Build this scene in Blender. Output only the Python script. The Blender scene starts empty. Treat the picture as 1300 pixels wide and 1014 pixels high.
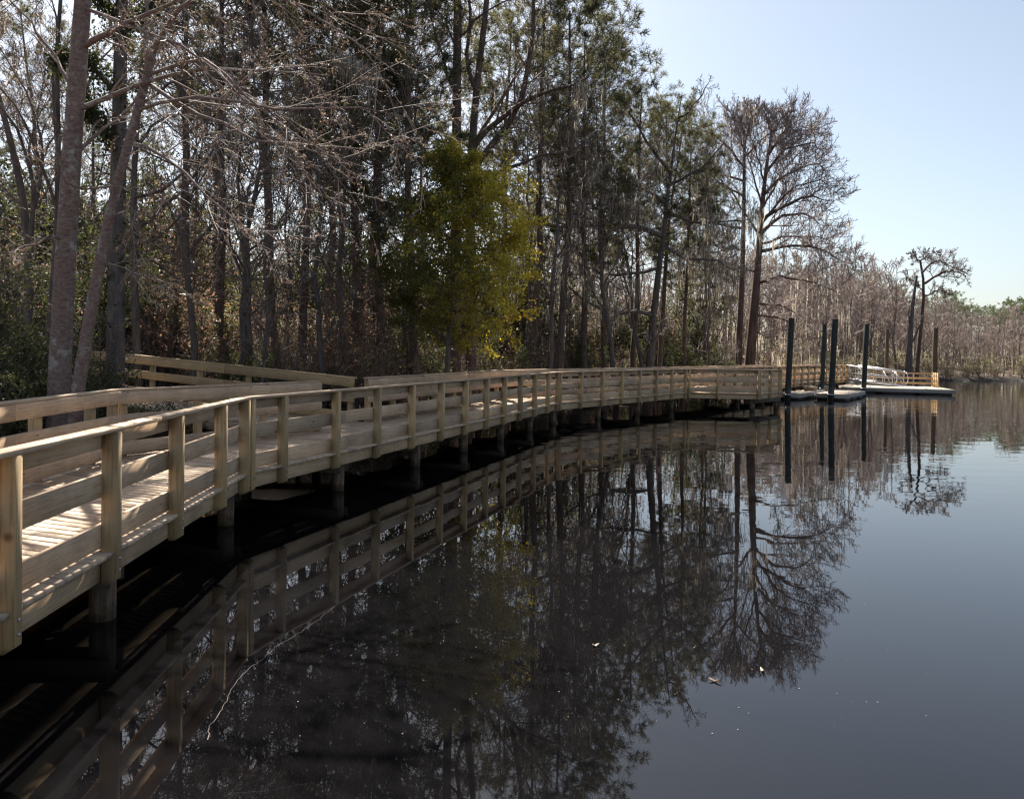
import bpy, math, random
import numpy as np
from mathutils import Vector

S = bpy.context.scene
COL = S.collection
rad = math.radians
random.seed(7)

# ------------------------------------------------------------------ camera
FPX, CX, CY, HC = 1000.0, 650.0, 462.0, 2.55
PITCH, ROLL = rad(-1.0), rad(0.9)
cF = np.array([0, math.cos(PITCH), math.sin(PITCH)])
cR0 = np.array([1.0, 0, 0]); cU0 = np.cross(cR0, cF)
cR = cR0*math.cos(ROLL) + cU0*math.sin(ROLL)
cU = -cR0*math.sin(ROLL) + cU0*math.cos(ROLL)

def at(x, y, Y):
    """world point on the sight line of a photo pixel at distance Y in front of the viewer"""
    d = cF + cR*(x-CX)/FPX - cU*(y-CY)/FPX
    return np.array([0, 0, HC]) + d*(Y/d[1])

def px2X(x, Y):
    return float(at(x, 445, Y)[0])

cam = bpy.data.cameras.new('camera')
cam.sensor_width = 36; cam.lens = 36*FPX/1300.0
cam.shift_y = -45.0/1300.0
cam.clip_start = 0.05; cam.clip_end = 6000
camo = bpy.data.objects.new('camera', cam); COL.objects.link(camo)
from mathutils import Matrix
M = Matrix(((cR[0], cU[0], -cF[0], 0), (cR[1], cU[1], -cF[1], 0), (cR[2], cU[2], -cF[2], HC), (0, 0, 0, 1)))
camo.matrix_world = M
S.camera = camo

# ------------------------------------------------------------------ light
SUN_AZ, SUN_EL = rad(-21), rad(46)       # azimuth from +Y towards +X
sd = Vector((math.sin(SUN_AZ)*math.cos(SUN_EL), math.cos(SUN_AZ)*math.cos(SUN_EL), math.sin(SUN_EL)))
sl = bpy.data.lights.new('sun', 'SUN'); sl.energy = 5.0; sl.angle = rad(0.53); sl.color = (1.0, 0.93, 0.82)
so = bpy.data.objects.new('sun', sl); COL.objects.link(so)
so.rotation_euler = sd.to_track_quat('Z', 'Y').to_euler()
W = bpy.data.worlds.new('World'); S.world = W; W.use_nodes = True
nt = W.node_tree; nt.nodes.clear()
sky = nt.nodes.new('ShaderNodeTexSky'); sky.sky_type = 'NISHITA'; sky.sun_disc = False
sky.sun_elevation = SUN_EL; sky.sun_rotation = SUN_AZ
sky.air_density = 1.0; sky.dust_density = 1.3; sky.ozone_density = 1.8; sky.altitude = 10
bg = nt.nodes.new('ShaderNodeBackground'); bg.inputs['Strength'].default_value = 0.05
wo = nt.nodes.new('ShaderNodeOutputWorld')
hs = nt.nodes.new('ShaderNodeHueSaturation'); hs.inputs['Saturation'].default_value = 0.70; hs.inputs['Hue'].default_value = 0.495
nt.links.new(sky.outputs[0], hs.inputs['Color']); nt.links.new(hs.outputs[0], bg.inputs['Color'])
nt.links.new(bg.outputs[0], wo.inputs['Surface'])
S.view_settings.view_transform = 'Standard'; S.view_settings.look = 'None'
S.view_settings.exposure = 1.68; S.view_settings.gamma = 1.0
S.render.engine = 'CYCLES'
S.cycles.max_bounces = 5; S.cycles.diffuse_bounces = 2; S.cycles.glossy_bounces = 3
S.cycles.transmission_bounces = 3; S.cycles.transparent_max_bounces = 4
S.cycles.caustics_reflective = False; S.cycles.caustics_refractive = False
S.cycles.use_denoising = True; S.cycles.filter_width = 1.3; S.cycles.sample_clamp_indirect = 4.0

# ------------------------------------------------------------------ materials
def nmat(name):
    m = bpy.data.materials.new(name); m.use_nodes = True
    n = m.node_tree; b = n.nodes['Principled BSDF']
    return m, n, b, n.nodes['Material Output']

def N(n, t, **k):
    x = n.nodes.new('ShaderNode'+t)
    for a, v in k.items():
        if a in x.inputs: x.inputs[a].default_value = v
        else: setattr(x, a, v)
    return x

def ramp(n, fac, stops):
    r = n.nodes.new('ShaderNodeValToRGB')
    e = r.color_ramp.elements
    while len(e) < len(stops): e.new(0.5)
    for i, (p, c) in enumerate(stops):
        e[i].position = p; e[i].color = (*c, 1) if len(c) == 3 else c
    n.links.new(fac, r.inputs[0])
    return r

def wood(name, base, dark, rough=0.75, grain=1.0):
    m, n, b, o = nmat(name)
    uv = N(n, 'UVMap'); uv.uv_map = 'UVMap'
    at_ = N(n, 'Attribute'); at_.attribute_name = 'tint'
    # every board samples its own stretch of grain
    sep = N(n, 'CombineXYZ'); n.links.new(at_.outputs['Fac'], sep.inputs[0]); n.links.new(at_.outputs['Fac'], sep.inputs[1])
    sc = N(n, 'VectorMath', operation='SCALE'); sc.inputs['Scale'].default_value = 37.0
    n.links.new(sep.outputs[0], sc.inputs[0])
    ad = N(n, 'VectorMath', operation='ADD'); n.links.new(uv.outputs[0], ad.inputs[0]); n.links.new(sc.outputs[0], ad.inputs[1])
    mp = N(n, 'Mapping'); mp.inputs['Scale'].default_value = (1.0, 38, 1); n.links.new(ad.outputs[0], mp.inputs[0])
    wv = N(n, 'TexNoise', Scale=2.2, Detail=7.0, Roughness=0.62, Distortion=0.6); n.links.new(mp.outputs[0], wv.inputs['Vector'])
    g = ramp(n, wv.outputs[0], [(0.34, dark), (0.50, base), (0.78, tuple(min(1, c*1.14) for c in base))])
    mp2 = N(n, 'Mapping'); mp2.inputs['Scale'].default_value = (1.0, 2.2, 1); n.links.new(ad.outputs[0], mp2.inputs[0])
    kn = N(n, 'TexVoronoi', Scale=2.7); n.links.new(mp2.outputs[0], kn.inputs['Vector'])
    kr = ramp(n, kn.outputs['Distance'], [(0.04, (0.30, 0.18, 0.12)), (0.06, (0.55, 0.42, 0.33)), (0.12, (1, 1, 1))])
    mx = N(n, 'MixRGB', blend_type='MULTIPLY'); mx.inputs[0].default_value = 0.95*grain
    n.links.new(g.outputs[0], mx.inputs[1]); n.links.new(kr.outputs[0], mx.inputs[2])
    # weathering blotches and per-board tone
    st = N(n, 'TexNoise', Scale=1.3, Detail=5.0, Roughness=0.7); n.links.new(ad.outputs[0], st.inputs['Vector'])
    sr = ramp(n, st.outputs[0], [(0.32, (0.70, 0.69, 0.70)), (0.62, (1.06, 1.04, 1.0))])
    m2 = N(n, 'MixRGB', blend_type='MULTIPLY'); m2.inputs[0].default_value = 1
    n.links.new(mx.outputs[0], m2.inputs[1]); n.links.new(sr.outputs[0], m2.inputs[2])
    tr = ramp(n, at_.outputs['Fac'], [(0.0, (0.70, 0.69, 0.70)), (0.35, (1.05, 1.0, 0.93)), (0.7, (0.86, 0.83, 0.80)), (1.0, (1.15, 1.08, 1.0))])
    m3 = N(n, 'MixRGB', blend_type='MULTIPLY'); m3.inputs[0].default_value = 1
    n.links.new(m2.outputs[0], m3.inputs[1]); n.links.new(tr.outputs[0], m3.inputs[2])
    n.links.new(m3.outputs[0], b.inputs['Base Color'])
    b.inputs['Roughness'].default_value = rough; b.inputs['Specular IOR Level'].default_value = 0.3
    bp = N(n, 'Bump', Strength=0.35, Distance=0.004); n.links.new(wv.outputs[0], bp.inputs['Height']); n.links.new(bp.outputs[0], b.inputs['Normal'])
    return m

def simple(name, col, rough=0.7, metal=0.0, var=0.15, scale=6.0, bump=0.0, spec=0.3):
    m, n, b, o = nmat(name)
    tc = N(n, 'TexCoord'); nz = N(n, 'TexNoise', Scale=scale, Detail=5.0, Roughness=0.65); n.links.new(tc.outputs['Object'], nz.inputs['Vector'])
    r = ramp(n, nz.outputs[0], [(0.3, tuple(c*(1-var) for c in col)), (0.7, tuple(min(1, c*(1+var)) for c in col))])
    n.links.new(r.outputs[0], b.inputs['Base Color'])
    b.inputs['Roughness'].default_value = rough; b.inputs['Metallic'].default_value = metal
    b.inputs['Specular IOR Level'].default_value = spec
    if bump:
        bp = N(n, 'Bump', Strength=0.6, Distance=bump); n.links.new(nz.outputs[0], bp.inputs['Height']); n.links.new(bp.outputs[0], b.inputs['Normal'])
    return m

def bark(name, dark, light, scale=5.0, stretch=0.25, spots=None, bump=0.03, stain=False):
    m, n, b, o = nmat(name)
    tc = N(n, 'TexCoord'); mp = N(n, 'Mapping'); mp.inputs['Scale'].default_value = (1, 1, stretch)
    n.links.new(tc.outputs['Object'], mp.inputs[0])
    nz = N(n, 'TexNoise', Scale=scale*2, Detail=7.0, Roughness=0.7); n.links.new(mp.outputs[0], nz.inputs['Vector'])
    r = ramp(n, nz.outputs[0], [(0.33, dark), (0.66, light)])
    last = r.outputs[0]
    if spots:
        z2 = N(n, 'TexNoise', Scale=scale*0.6, Detail=6.0, Roughness=0.75); n.links.new(tc.outputs['Object'], z2.inputs['Vector'])
        r2 = ramp(n, z2.outputs[0], [(0.53, (0, 0, 0)), (0.62, (1, 1, 1))])
        mx = N(n, 'MixRGB'); n.links.new(r2.outputs[0], mx.inputs[0]); n.links.new(last, mx.inputs[1]); mx.inputs[2].default_value = (*spots, 1)
        last = mx.outputs[0]
    if stain == 'soft':   # darker, greener foot where the water stands
        gm = N(n, 'NewGeometry'); gs = N(n, 'SeparateXYZ'); n.links.new(gm.outputs['Position'], gs.inputs[0])
        w_ = N(n, 'TexNoise', Scale=9.0, Detail=4.0); n.links.new(tc.outputs['Object'], w_.inputs['Vector'])
        wm = N(n, 'Math', operation='MULTIPLY_ADD'); n.links.new(w_.outputs[0], wm.inputs[0]); wm.inputs[1].default_value = 0.35; n.links.new(gs.outputs[2], wm.inputs[2])
        r3 = ramp(n, wm.outputs[0], [(0.12, (0.30, 0.31, 0.28)), (0.25, (0.42, 0.43, 0.38)), (0.36, (1.0, 1.0, 0.98)), (0.42, (0.85, 0.84, 0.82)), (0.6, (1, 1, 1))])
        m4 = N(n, 'MixRGB', blend_type='MULTIPLY'); m4.inputs[0].default_value = 1; n.links.new(last, m4.inputs[1]); n.links.new(r3.outputs[0], m4.inputs[2]); last = m4.outputs[0]
    elif stain:   # dried scum line and wet foot of a pile
        gm = N(n, 'NewGeometry'); gs = N(n, 'SeparateXYZ'); n.links.new(gm.outputs['Position'], gs.inputs[0])
        dv = N(n, 'Math', operation='DIVIDE'); n.links.new(gs.outputs[2], dv.inputs[0]); dv.inputs[1].default_value = 4.0
        r3 = ramp(n, dv.outputs[0], [(0.0, (0.35, 0.35, 0.33)), (0.10, (0.5, 0.5, 0.48)), (0.115, (2.2, 2.3, 2.2)), (0.14, (1.5, 1.5, 1.5)), (0.2, (1, 1, 1)), (1.0, (0.85, 0.85, 0.85))])
        m4 = N(n, 'MixRGB', blend_type='MULTIPLY'); m4.inputs[0].default_value = 1; n.links.new(last, m4.inputs[1]); n.links.new(r3.outputs[0], m4.inputs[2]); last = m4.outputs[0]
    n.links.new(last, b.inputs['Base Color']); b.inputs['Roughness'].default_value = 0.9
    b.inputs['Specular IOR Level'].default_value = 0.15
    bp = N(n, 'Bump', Strength=0.8, Distance=bump); n.links.new(nz.outputs[0], bp.inputs['Height']); n.links.new(bp.outputs[0], b.inputs['Normal'])
    return m

def leafmat(name, cols, trans=0.45, tcol=None, rough=0.5, spec=0.3):
    m, n, b, o = nmat(name)
    a = N(n, 'Attribute'); a.attribute_name = 'tint'
    k = len(cols)
    r = ramp(n, a.outputs['Fac'], [(i/(k-1), c) for i, c in enumerate(cols)])
    n.links.new(r.outputs[0], b.inputs['Base Color'])
    b.inputs['Roughness'].default_value = rough; b.inputs['Specular IOR Level'].default_value = spec
    t = N(n, 'BsdfTranslucent')
    mu = N(n, 'MixRGB', blend_type='MULTIPLY'); mu.inputs[0].default_value = 1
    n.links.new(r.outputs[0], mu.inputs[1]); mu.inputs[2].default_value = (*(tcol or (1.6, 1.6, 1.0)), 1)
    n.links.new(mu.outputs[0], t.inputs['Color'])
    ms = N(n, 'MixShader'); ms.inputs[0].default_value = trans
    n.links.new(b.outputs[0], ms.inputs[1]); n.links.new(t.outputs[0], ms.inputs[2]); n.links.new(ms.outputs[0], o.inputs['Surface'])
    return m

MT = {}
MT['board'] = wood('rail_board_wood', (0.60, 0.46, 0.335), (0.40, 0.285, 0.19))
MT['post'] = wood('post_wood', (0.53, 0.39, 0.225), (0.36, 0.25, 0.13), grain=0.8)
MT['deck'] = wood('deck_plank_wood', (0.58, 0.46, 0.35), (0.40, 0.295, 0.21))
MT['fascia'] = wood('fascia_wood', (0.57, 0.44, 0.305), (0.38, 0.27, 0.175))
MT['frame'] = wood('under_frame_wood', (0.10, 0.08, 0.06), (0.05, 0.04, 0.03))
MT['piling'] = bark('piling_wood', (0.075, 0.055, 0.042), (0.23, 0.165, 0.12), 7, 0.12, bump=0.015, stain='soft')
MT['wetpile'] = bark('wet_piling_wood', (0.075, 0.055, 0.042), (0.23, 0.165, 0.12), 7, 0.12, bump=0.015, stain='soft')
MT['bolt'] = simple('galvanised_bolt', (0.45, 0.46, 0.48), 0.4, 0.8)
MT['alu'] = simple('gangway_aluminium', (0.55, 0.54, 0.57), 0.42, 0.35, 0.05)
MT['float'] = simple('dock_float_plastic', (0.03, 0.03, 0.035), 0.6)
MT['dockdeck'] = wood('dock_deck_wood', (0.56, 0.50, 0.43), (0.45, 0.38, 0.31))
MT['dockedge'] = wood('dock_edge_wood', (0.42, 0.40, 0.385), (0.30, 0.28, 0.265))
MT['gpile'] = bark('guide_pile_green', (0.032, 0.036, 0.034), (0.082, 0.086, 0.079), 5, 0.2, bump=0.008, stain=True)
MT['bpile'] = bark('guide_pile_brown', (0.07, 0.05, 0.04), (0.16, 0.115, 0.085), 5, 0.2, bump=0.01, stain=True)
MT['bark_pine'] = bark('pine_bark', (0.06, 0.043, 0.036), (0.19, 0.135, 0.11), 4, 0.35)
MT['bark_dark'] = bark('dark_hardwood_bark', (0.065, 0.053, 0.049), (0.18, 0.15, 0.135), 5, 0.2)
MT['bark_pale'] = bark('pale_smooth_bark', (0.11, 0.072, 0.064), (0.27, 0.205, 0.185), 6, 2.2, spots=(0.33, 0.32, 0.30), bump=0.012)
MT['bark_cyp'] = bark('cypress_bark', (0.055, 0.036, 0.03), (0.17, 0.12, 0.10), 4, 0.1)
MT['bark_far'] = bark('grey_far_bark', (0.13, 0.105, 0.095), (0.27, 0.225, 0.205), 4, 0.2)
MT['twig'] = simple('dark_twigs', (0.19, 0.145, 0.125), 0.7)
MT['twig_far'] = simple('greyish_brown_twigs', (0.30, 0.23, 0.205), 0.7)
MT['twig_red'] = simple('cypress_twigs', (0.27, 0.215, 0.205), 0.75)
MT['twig_pale'] = simple('pale_twigs', (0.27, 0.215, 0.19), 0.7, spec=0.15)
MT['needle'] = leafmat('pine_needles', [(0.055, 0.06, 0.035), (0.10, 0.105, 0.06), (0.17, 0.15, 0.10)], 0.4, (1.4, 1.35, 1.0), rough=0.7)
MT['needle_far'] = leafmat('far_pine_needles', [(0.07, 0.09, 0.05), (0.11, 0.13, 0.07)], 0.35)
MT['leaf_dark'] = leafmat('evergreen_leaves', [(0.03, 0.038, 0.02), (0.055, 0.065, 0.03), (0.10, 0.10, 0.05)], 0.35, rough=0.6, spec=0.2)
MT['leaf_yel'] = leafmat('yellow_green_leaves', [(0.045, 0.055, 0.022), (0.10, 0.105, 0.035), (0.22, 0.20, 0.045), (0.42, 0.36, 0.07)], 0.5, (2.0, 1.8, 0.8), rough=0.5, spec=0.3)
MT['leaf_olive'] = leafmat('olive_leaves', [(0.09, 0.09, 0.05), (0.15, 0.145, 0.08), (0.22, 0.20, 0.12)], 0.4)
MT['leaf_tan'] = leafmat('marsh_tan_leaves', [(0.13, 0.11, 0.07), (0.20, 0.175, 0.11), (0.28, 0.25, 0.16)], 0.4, (1.2, 1.2, 1.0))
MT['leaf_brown'] = leafmat('dry_brown_leaves', [(0.10, 0.065, 0.045), (0.19, 0.125, 0.085), (0.31, 0.22, 0.16)], 0.45, (1.5, 1.3, 1.1))
MT['bud'] = leafmat('clinging_brown_buds', [(0.10, 0.07, 0.055), (0.17, 0.125, 0.095), (0.26, 0.20, 0.155)], 0.4, (1.3, 1.2, 1.1))
MT['moss'] = leafmat('spanish_moss', [(0.17, 0.15, 0.125), (0.33, 0.30, 0.26), (0.50, 0.455, 0.40)], 0.45, (1.35, 1.3, 1.2), rough=0.9, spec=0.1)
MT['litter'] = leafmat('leaf_litter', [(0.09, 0.05, 0.035), (0.17, 0.10, 0.07), (0.25, 0.17, 0.12)], 0.2, (1.3, 1.1, 0.9), rough=0.8)
MT['speck'] = simple('floating_specks', (0.34, 0.29, 0.22), 0.6)

# ground
m, n, b, o = nmat('forest_floor'); MT['ground'] = m
tc = N(n, 'TexCoord')
z1 = N(n, 'TexNoise', Scale=0.35, Detail=8.0, Roughness=0.7); n.links.new(tc.outputs['Object'], z1.inputs['Vector'])
r1 = ramp(n, z1.outputs[0], [(0.36, (0.04, 0.042, 0.02)), (0.5, (0.085, 0.058, 0.042)), (0.66, (0.14, 0.088, 0.062))])
z2 = N(n, 'TexVoronoi', Scale=9.0); n.links.new(tc.outputs['Object'], z2.inputs['Vector'])
r2 = ramp(n, z2.outputs['Color'], [(0.2, (0.5, 0.5, 0.5)), (0.8, (1.5, 1.4, 1.3))])
mx = N(n, 'MixRGB', blend_type='MULTIPLY'); mx.inputs[0].default_value = 1
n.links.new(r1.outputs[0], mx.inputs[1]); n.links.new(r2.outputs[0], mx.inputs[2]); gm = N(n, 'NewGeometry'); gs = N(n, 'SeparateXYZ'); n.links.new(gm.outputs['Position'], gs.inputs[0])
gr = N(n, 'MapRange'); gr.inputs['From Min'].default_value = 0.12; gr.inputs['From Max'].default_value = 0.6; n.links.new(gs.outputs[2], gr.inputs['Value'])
g2 = N(n, 'MixRGB'); n.links.new(gr.outputs[0], g2.inputs[0]); g2.inputs[1].default_value = (0.022, 0.018, 0.014, 1); n.links.new(mx.outputs[0], g2.inputs[2])  # dark low bank: wet mud, with waterline shadow also put into the colour
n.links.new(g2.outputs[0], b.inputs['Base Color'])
b.inputs['Roughness'].default_value = 0.95
bp = N(n, 'Bump', Strength=0.8, Distance=0.06); n.links.new(z2.outputs['Distance'], bp.inputs['Height']); n.links.new(bp.outputs[0], b.inputs['Normal'])

# water
m, n, b, o = nmat('river_water'); MT['water'] = m
b.inputs['Base Color'].default_value = (0.0042, 0.0040, 0.0046, 1)
b.inputs['Roughness'].default_value = 0.012; b.inputs['IOR'].default_value = 1.48
tc = N(n, 'TexCoord')
mp = N(n, 'Mapping'); mp.inputs['Scale'].default_value = (0.55, 1.0, 1); mp.inputs['Rotation'].default_value = (0, 0, rad(12)); n.links.new(tc.outputs['Object'], mp.inputs[0])
w1 = N(n, 'TexNoise', Scale=1.1, Detail=2.5, Roughness=0.5, Distortion=0.4); n.links.new(mp.outputs[0], w1.inputs['Vector'])
w2 = N(n, 'TexNoise', Scale=0.06, Detail=2.0); n.links.new(tc.outputs['Object'], w2.inputs['Vector'])
# calm near the bank, a light riffle farther out on the river
sx = N(n, 'SeparateXYZ'); n.links.new(tc.outputs['Object'], sx.inputs[0])
mr = N(n, 'MapRange'); mr.inputs['From Min'].default_value = 10; mr.inputs['From Max'].default_value = 60
mr.inputs['To Min'].default_value = 0.10; mr.inputs['To Max'].default_value = 2.2; n.links.new(sx.outputs[1], mr.inputs['Value'])
rr = ramp(n, w2.outputs[0], [(0.35, (0.35, 0.35, 0.35)), (0.65, (1, 1, 1))])
mm = N(n, 'Math', operation='MULTIPLY'); n.links.new(mr.outputs[0], mm.inputs[0]); n.links.new(rr.outputs[0], mm.inputs[1])
mh = N(n, 'Math', operation='MULTIPLY'); n.links.new(w1.outputs[0], mh.inputs[0]); n.links.new(mm.outputs[0], mh.inputs[1])
bp = N(n, 'Bump', Strength=1.0, Distance=0.016); n.links.new(mh.outputs[0], bp.inputs['Height']); n.links.new(bp.outputs[0], b.inputs['Normal'])

# ------------------------------------------------------------------ object helpers
def tag(o, label, cat, group=None):
    o['label'] = label; o['category'] = cat
    if group: o['group'] = group
    return o

def thing(name, label, cat, loc=(0, 0, 0), group=None):
    o = bpy.data.objects.new(name, None); COL.objects.link(o); o.location = loc
    o.empty_display_size = 0.3
    return tag(o, label, cat, group)

def sub(name, parent):
    """an Empty part that parents sub-parts"""
    o = bpy.data.objects.new(name, None); COL.objects.link(o); o.parent = parent
    return o

def npmesh(name, V, Q, mats, uv=None, tint=None, mi=None, smooth=False):
    """V (n,3); Q list/array of faces (all 3 or 4 corners)"""
    me = bpy.data.meshes.new(name)
    V = np.asarray(V, np.float32)
    Q = np.asarray(Q, np.int32); k = Q.shape[1]
    me.vertices.add(len(V)); me.vertices.foreach_set('co', V.ravel())
    me.loops.add(Q.size); me.loops.foreach_set('vertex_index', Q.ravel())
    me.polygons.add(len(Q)); me.polygons.foreach_set('loop_start', np.arange(0, Q.size, k, dtype=np.int32))
    if smooth: me.polygons.foreach_set('use_smooth', np.ones(len(Q), bool))
    for m_ in (mats if isinstance(mats, (list, tuple)) else [mats]): me.materials.append(m_)
    if mi is not None: me.polygons.foreach_set('material_index', np.asarray(mi, np.int32))
    if uv is not None:
        l = me.uv_layers.new(name='UVMap'); l.data.foreach_set('uv', np.asarray(uv, np.float32).ravel())
    if tint is not None:
        a = me.attributes.new('tint', 'FLOAT', 'FACE'); a.data.foreach_set('value', np.asarray(tint, np.float32))
    me.update(calc_edges=True)
    return me

def link(name, me, parent=None):
    o = bpy.data.objects.new(name, me); COL.objects.link(o)
    if parent is not None: o.parent = parent
    return o

class MB:
    """collects swept lumber as quads with grain UVs"""
    def __init__(s): s.V = []; s.F = []; s.UV = []; s.T = []; s.MI = []
    def sweep(s, rings, cap0=True, cap1=True, tint=None, mi=0, closed=True):
        """rings: list of (k,3) arrays"""
        t = random.random() if tint is None else tint
        k = len(rings[0]); base = len(s.V)
        ln = [0.0]
        for a, b_ in zip(rings[:-1], rings[1:]): ln.append(ln[-1] + float(np.linalg.norm(np.mean(b_, 0)-np.mean(a, 0))))
        per = [0.0]
        for i in range(k): per.append(per[-1] + float(np.linalg.norm(rings[0][(i+1) % k]-rings[0][i])))
        for r in rings: s.V.extend([tuple(p) for p in r])
        for j in range(len(rings)-1):
            for i in range(k):
                a = base+j*k+i; b_ = base+j*k+(i+1) % k
                s.F.append((a, b_, b_+k, a+k)); s.T.append(t); s.MI.append(mi)
                s.UV += [(ln[j], per[i]), (ln[j], per[i+1]), (ln[j+1], per[i+1]), (ln[j+1], per[i])]
        def capf(off, rev):
            idx = [off+i for i in range(k)]
            if k % 2: idx.append(idx[-1])
            # fan of quads
            for i in range(1, len(idx)-2, 2):
                q = (idx[0], idx[i], idx[i+1], idx[i+2])
                if rev: q = q[::-1]
                s.F.append(q); s.T.append(t); s.MI.append(mi)
                for v in q:
                    p = s.V[v]; s.UV.append((p[2]*0.3+5, (p[0]+p[1])*0.7))
        if cap0: capf(base, True)
        if cap1: capf(base+(len(rings)-1)*k, False)
    def lumber(s, A, B, wv, hv, w, h, ch=0.004, tint=None, mi=0):
        """board from A to B (centres); wv,hv unit vectors of its section"""
        A = np.array(A, float); B = np.array(B, float); wv = np.array(wv, float); hv = np.array(hv, float)
        a, c = w/2, h/2
        prof = [(-a+ch, -c), (a-ch, -c), (a, -c+ch), (a, c-ch), (a-ch, c), (-a+ch, c), (-a, c-ch), (-a, -c+ch)]
        s.sweep([np.array([P+wv*x+hv*y for x, y in prof]) for P in (A, B)], tint=tint, mi=mi)
    def cyl(s, A, B, r0, r1=None, k=10, tint=None, mi=0):
        A = np.array(A, float); B = np.array(B, float); d = B-A; d /= np.linalg.norm(d)
        u = np.cross(d, (0.3, 1, 0.2) if abs(d[1]) < 0.9 else (1, 0, 0)); u /= np.linalg.norm(u); v = np.cross(d, u)
        r1 = r0 if r1 is None else r1
        s.sweep([np.array([P+(u*math.cos(2*math.pi*i/k)+v*math.sin(2*math.pi*i/k))*r for i in range(k)]) for P, r in ((A, r0), (B, r1))], tint=tint, mi=mi)
    def build(s, name, mats, parent=None):
        me = npmesh(name, s.V, s.F, mats, s.UV, s.T, s.MI)
        return link(name, me, parent)

def v2(p): return np.array([p[0], p[1]], float)
def unit(v): return v/np.linalg.norm(v)

class Line:
    """a polyline in plan with mitred offsets to its left"""
    def __init__(s, pts, zs=None):
        s.P = [v2(p) for p in pts]
        s.Z = zs or [0.0]*len(pts)
        s.D = [unit(b-a) for a, b in zip(s.P[:-1], s.P[1:])]
        s.Nn = [np.array([-d[1], d[0]]) for d in s.D]
        s.L = [float(np.linalg.norm(b-a)) for a, b in zip(s.P[:-1], s.P[1:])]
    def off(s, i, o):
        if i == 0: return s.P[0]+s.Nn[0]*o
        if i == len(s.P)-1: return s.P[-1]+s.Nn[-1]*o
        b = unit(s.Nn[i-1]+s.Nn[i]); return s.P[i]+b*o/float(b@s.Nn[i])
    def ring(s, seg, t, prof, side):
        """profile points (offset,z) placed at fraction t of segment seg"""
        out = []
        for o_, z in prof:
            o_ *= side
            A = s.off(seg, o_); B = s.off(seg+1, o_)
            if t <= 0: p = A
            elif t >= 1: p = B
            else: p = s.P[seg]+s.D[seg]*s.L[seg]*t+s.Nn[seg]*o_
            zz = s.Z[seg]*(1-t)+s.Z[seg+1]*t
            out.append((p[0], p[1], zz+z))
        return np.array(out)

def rect(o0, o1, z0, z1, c=0.004):
    return [(o0+c, z0), (o1-c, z0), (o1, z0+c), (o1, z1-c), (o1-c, z1), (o0+c, z1), (o0, z1-c), (o0, z0+c)]

def strip(mb, line, seg, prof, side, piece=3.66, t0=0.0, t1=1.0, gap=0.003, sag=0.0):
    L = line.L[seg]; n_ = max(1, round(L*(t1-t0)/piece)); g = gap/L
    for k in range(n_):
        a = t0+(t1-t0)*k/n_+(g if k else 0); b = t0+(t1-t0)*(k+1)/n_-(g if k < n_-1 else 0)
        dz = random.uniform(-sag, sag)
        pr = [(x, z+dz) for x, z in prof]
        rs = [line.ring(seg, a, pr, side), line.ring(seg, b, pr, side)]
        if side < 0: rs = [r[::-1] for r in rs]
        mb.sweep(rs, cap0=not (k == 0 and seg > 0 and t0 == 0), cap1=not (k == n_-1 and seg < len(line.L)-1 and t1 == 1))

DECK = 0.767
def make_post(line, seg, t, side, parent, ztop, bottom=0.525, wiggle=True):
    d = line.D[seg]; nn = line.Nn[seg]*side
    p = line.P[seg]+d*line.L[seg]*t
    z = line.Z[seg]*(1-t)+line.Z[seg+1]*t
    mb = MB(); w = 0.089/2; c = 0.004
    def ring(zz, o0=0.0):
        return np.array([(p[0]+d[0]*x+nn[0]*y, p[1]+d[1]*x+nn[1]*y, z+zz) for x, y in
                         [(-w+c, o0), (w-c, o0), (w, o0+c), (w, .138-c), (w-c, .138), (-w+c, .138), (-w, .138-c), (-w, o0+c)]])
    rs = [ring(bottom-0.045, 0.07), ring(bottom, 0.0), ring(ztop)]
    if side < 0: rs = [r[::-1] for r in rs]
    mb.sweep(rs, tint=random.random())
    for zz in (0.60, 0.70):    # carriage bolts through post and stringer
        q = np.array([p[0], p[1], z+zz])
        mb.cyl(q-np.append(nn, 0)*0.010, q+np.append(nn, 0)*0.002, 0.013, k=8, mi=1)
    o_ = mb.build('post', [MT['post'], MT['bolt']], parent)
    return o_

def railing(line, side, segposts, root, top=DECK+1.07, boards=((0.885, 1.03), (0.465, 0.67), (0.03, 0.235)), segs=None):
    """boards: heights above the deck (lo,hi)"""
    out = []
    for seg in (segs if segs is not None else range(len(line.L))):
        r = sub('railing', root)
        for t in segposts[seg]:
            make_post(line, seg, t, side, r, top-0.039)
        mb = MB(); strip(mb, line, seg, rect(0.004, 0.150, top-0.038, top, 0.005), side, 3.6, gap=0.002); mb.build('cap_rail', MT['board'], r)
        for lo, hi in boards:
            mb = MB(); strip(mb, line, seg, rect(0.139, 0.177, DECK+lo, DECK+hi), side, 3.0, gap=0.002, sag=0.004); mb.build('rail_board', MT['board'], r)
        out.append(r)
    return out

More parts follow.
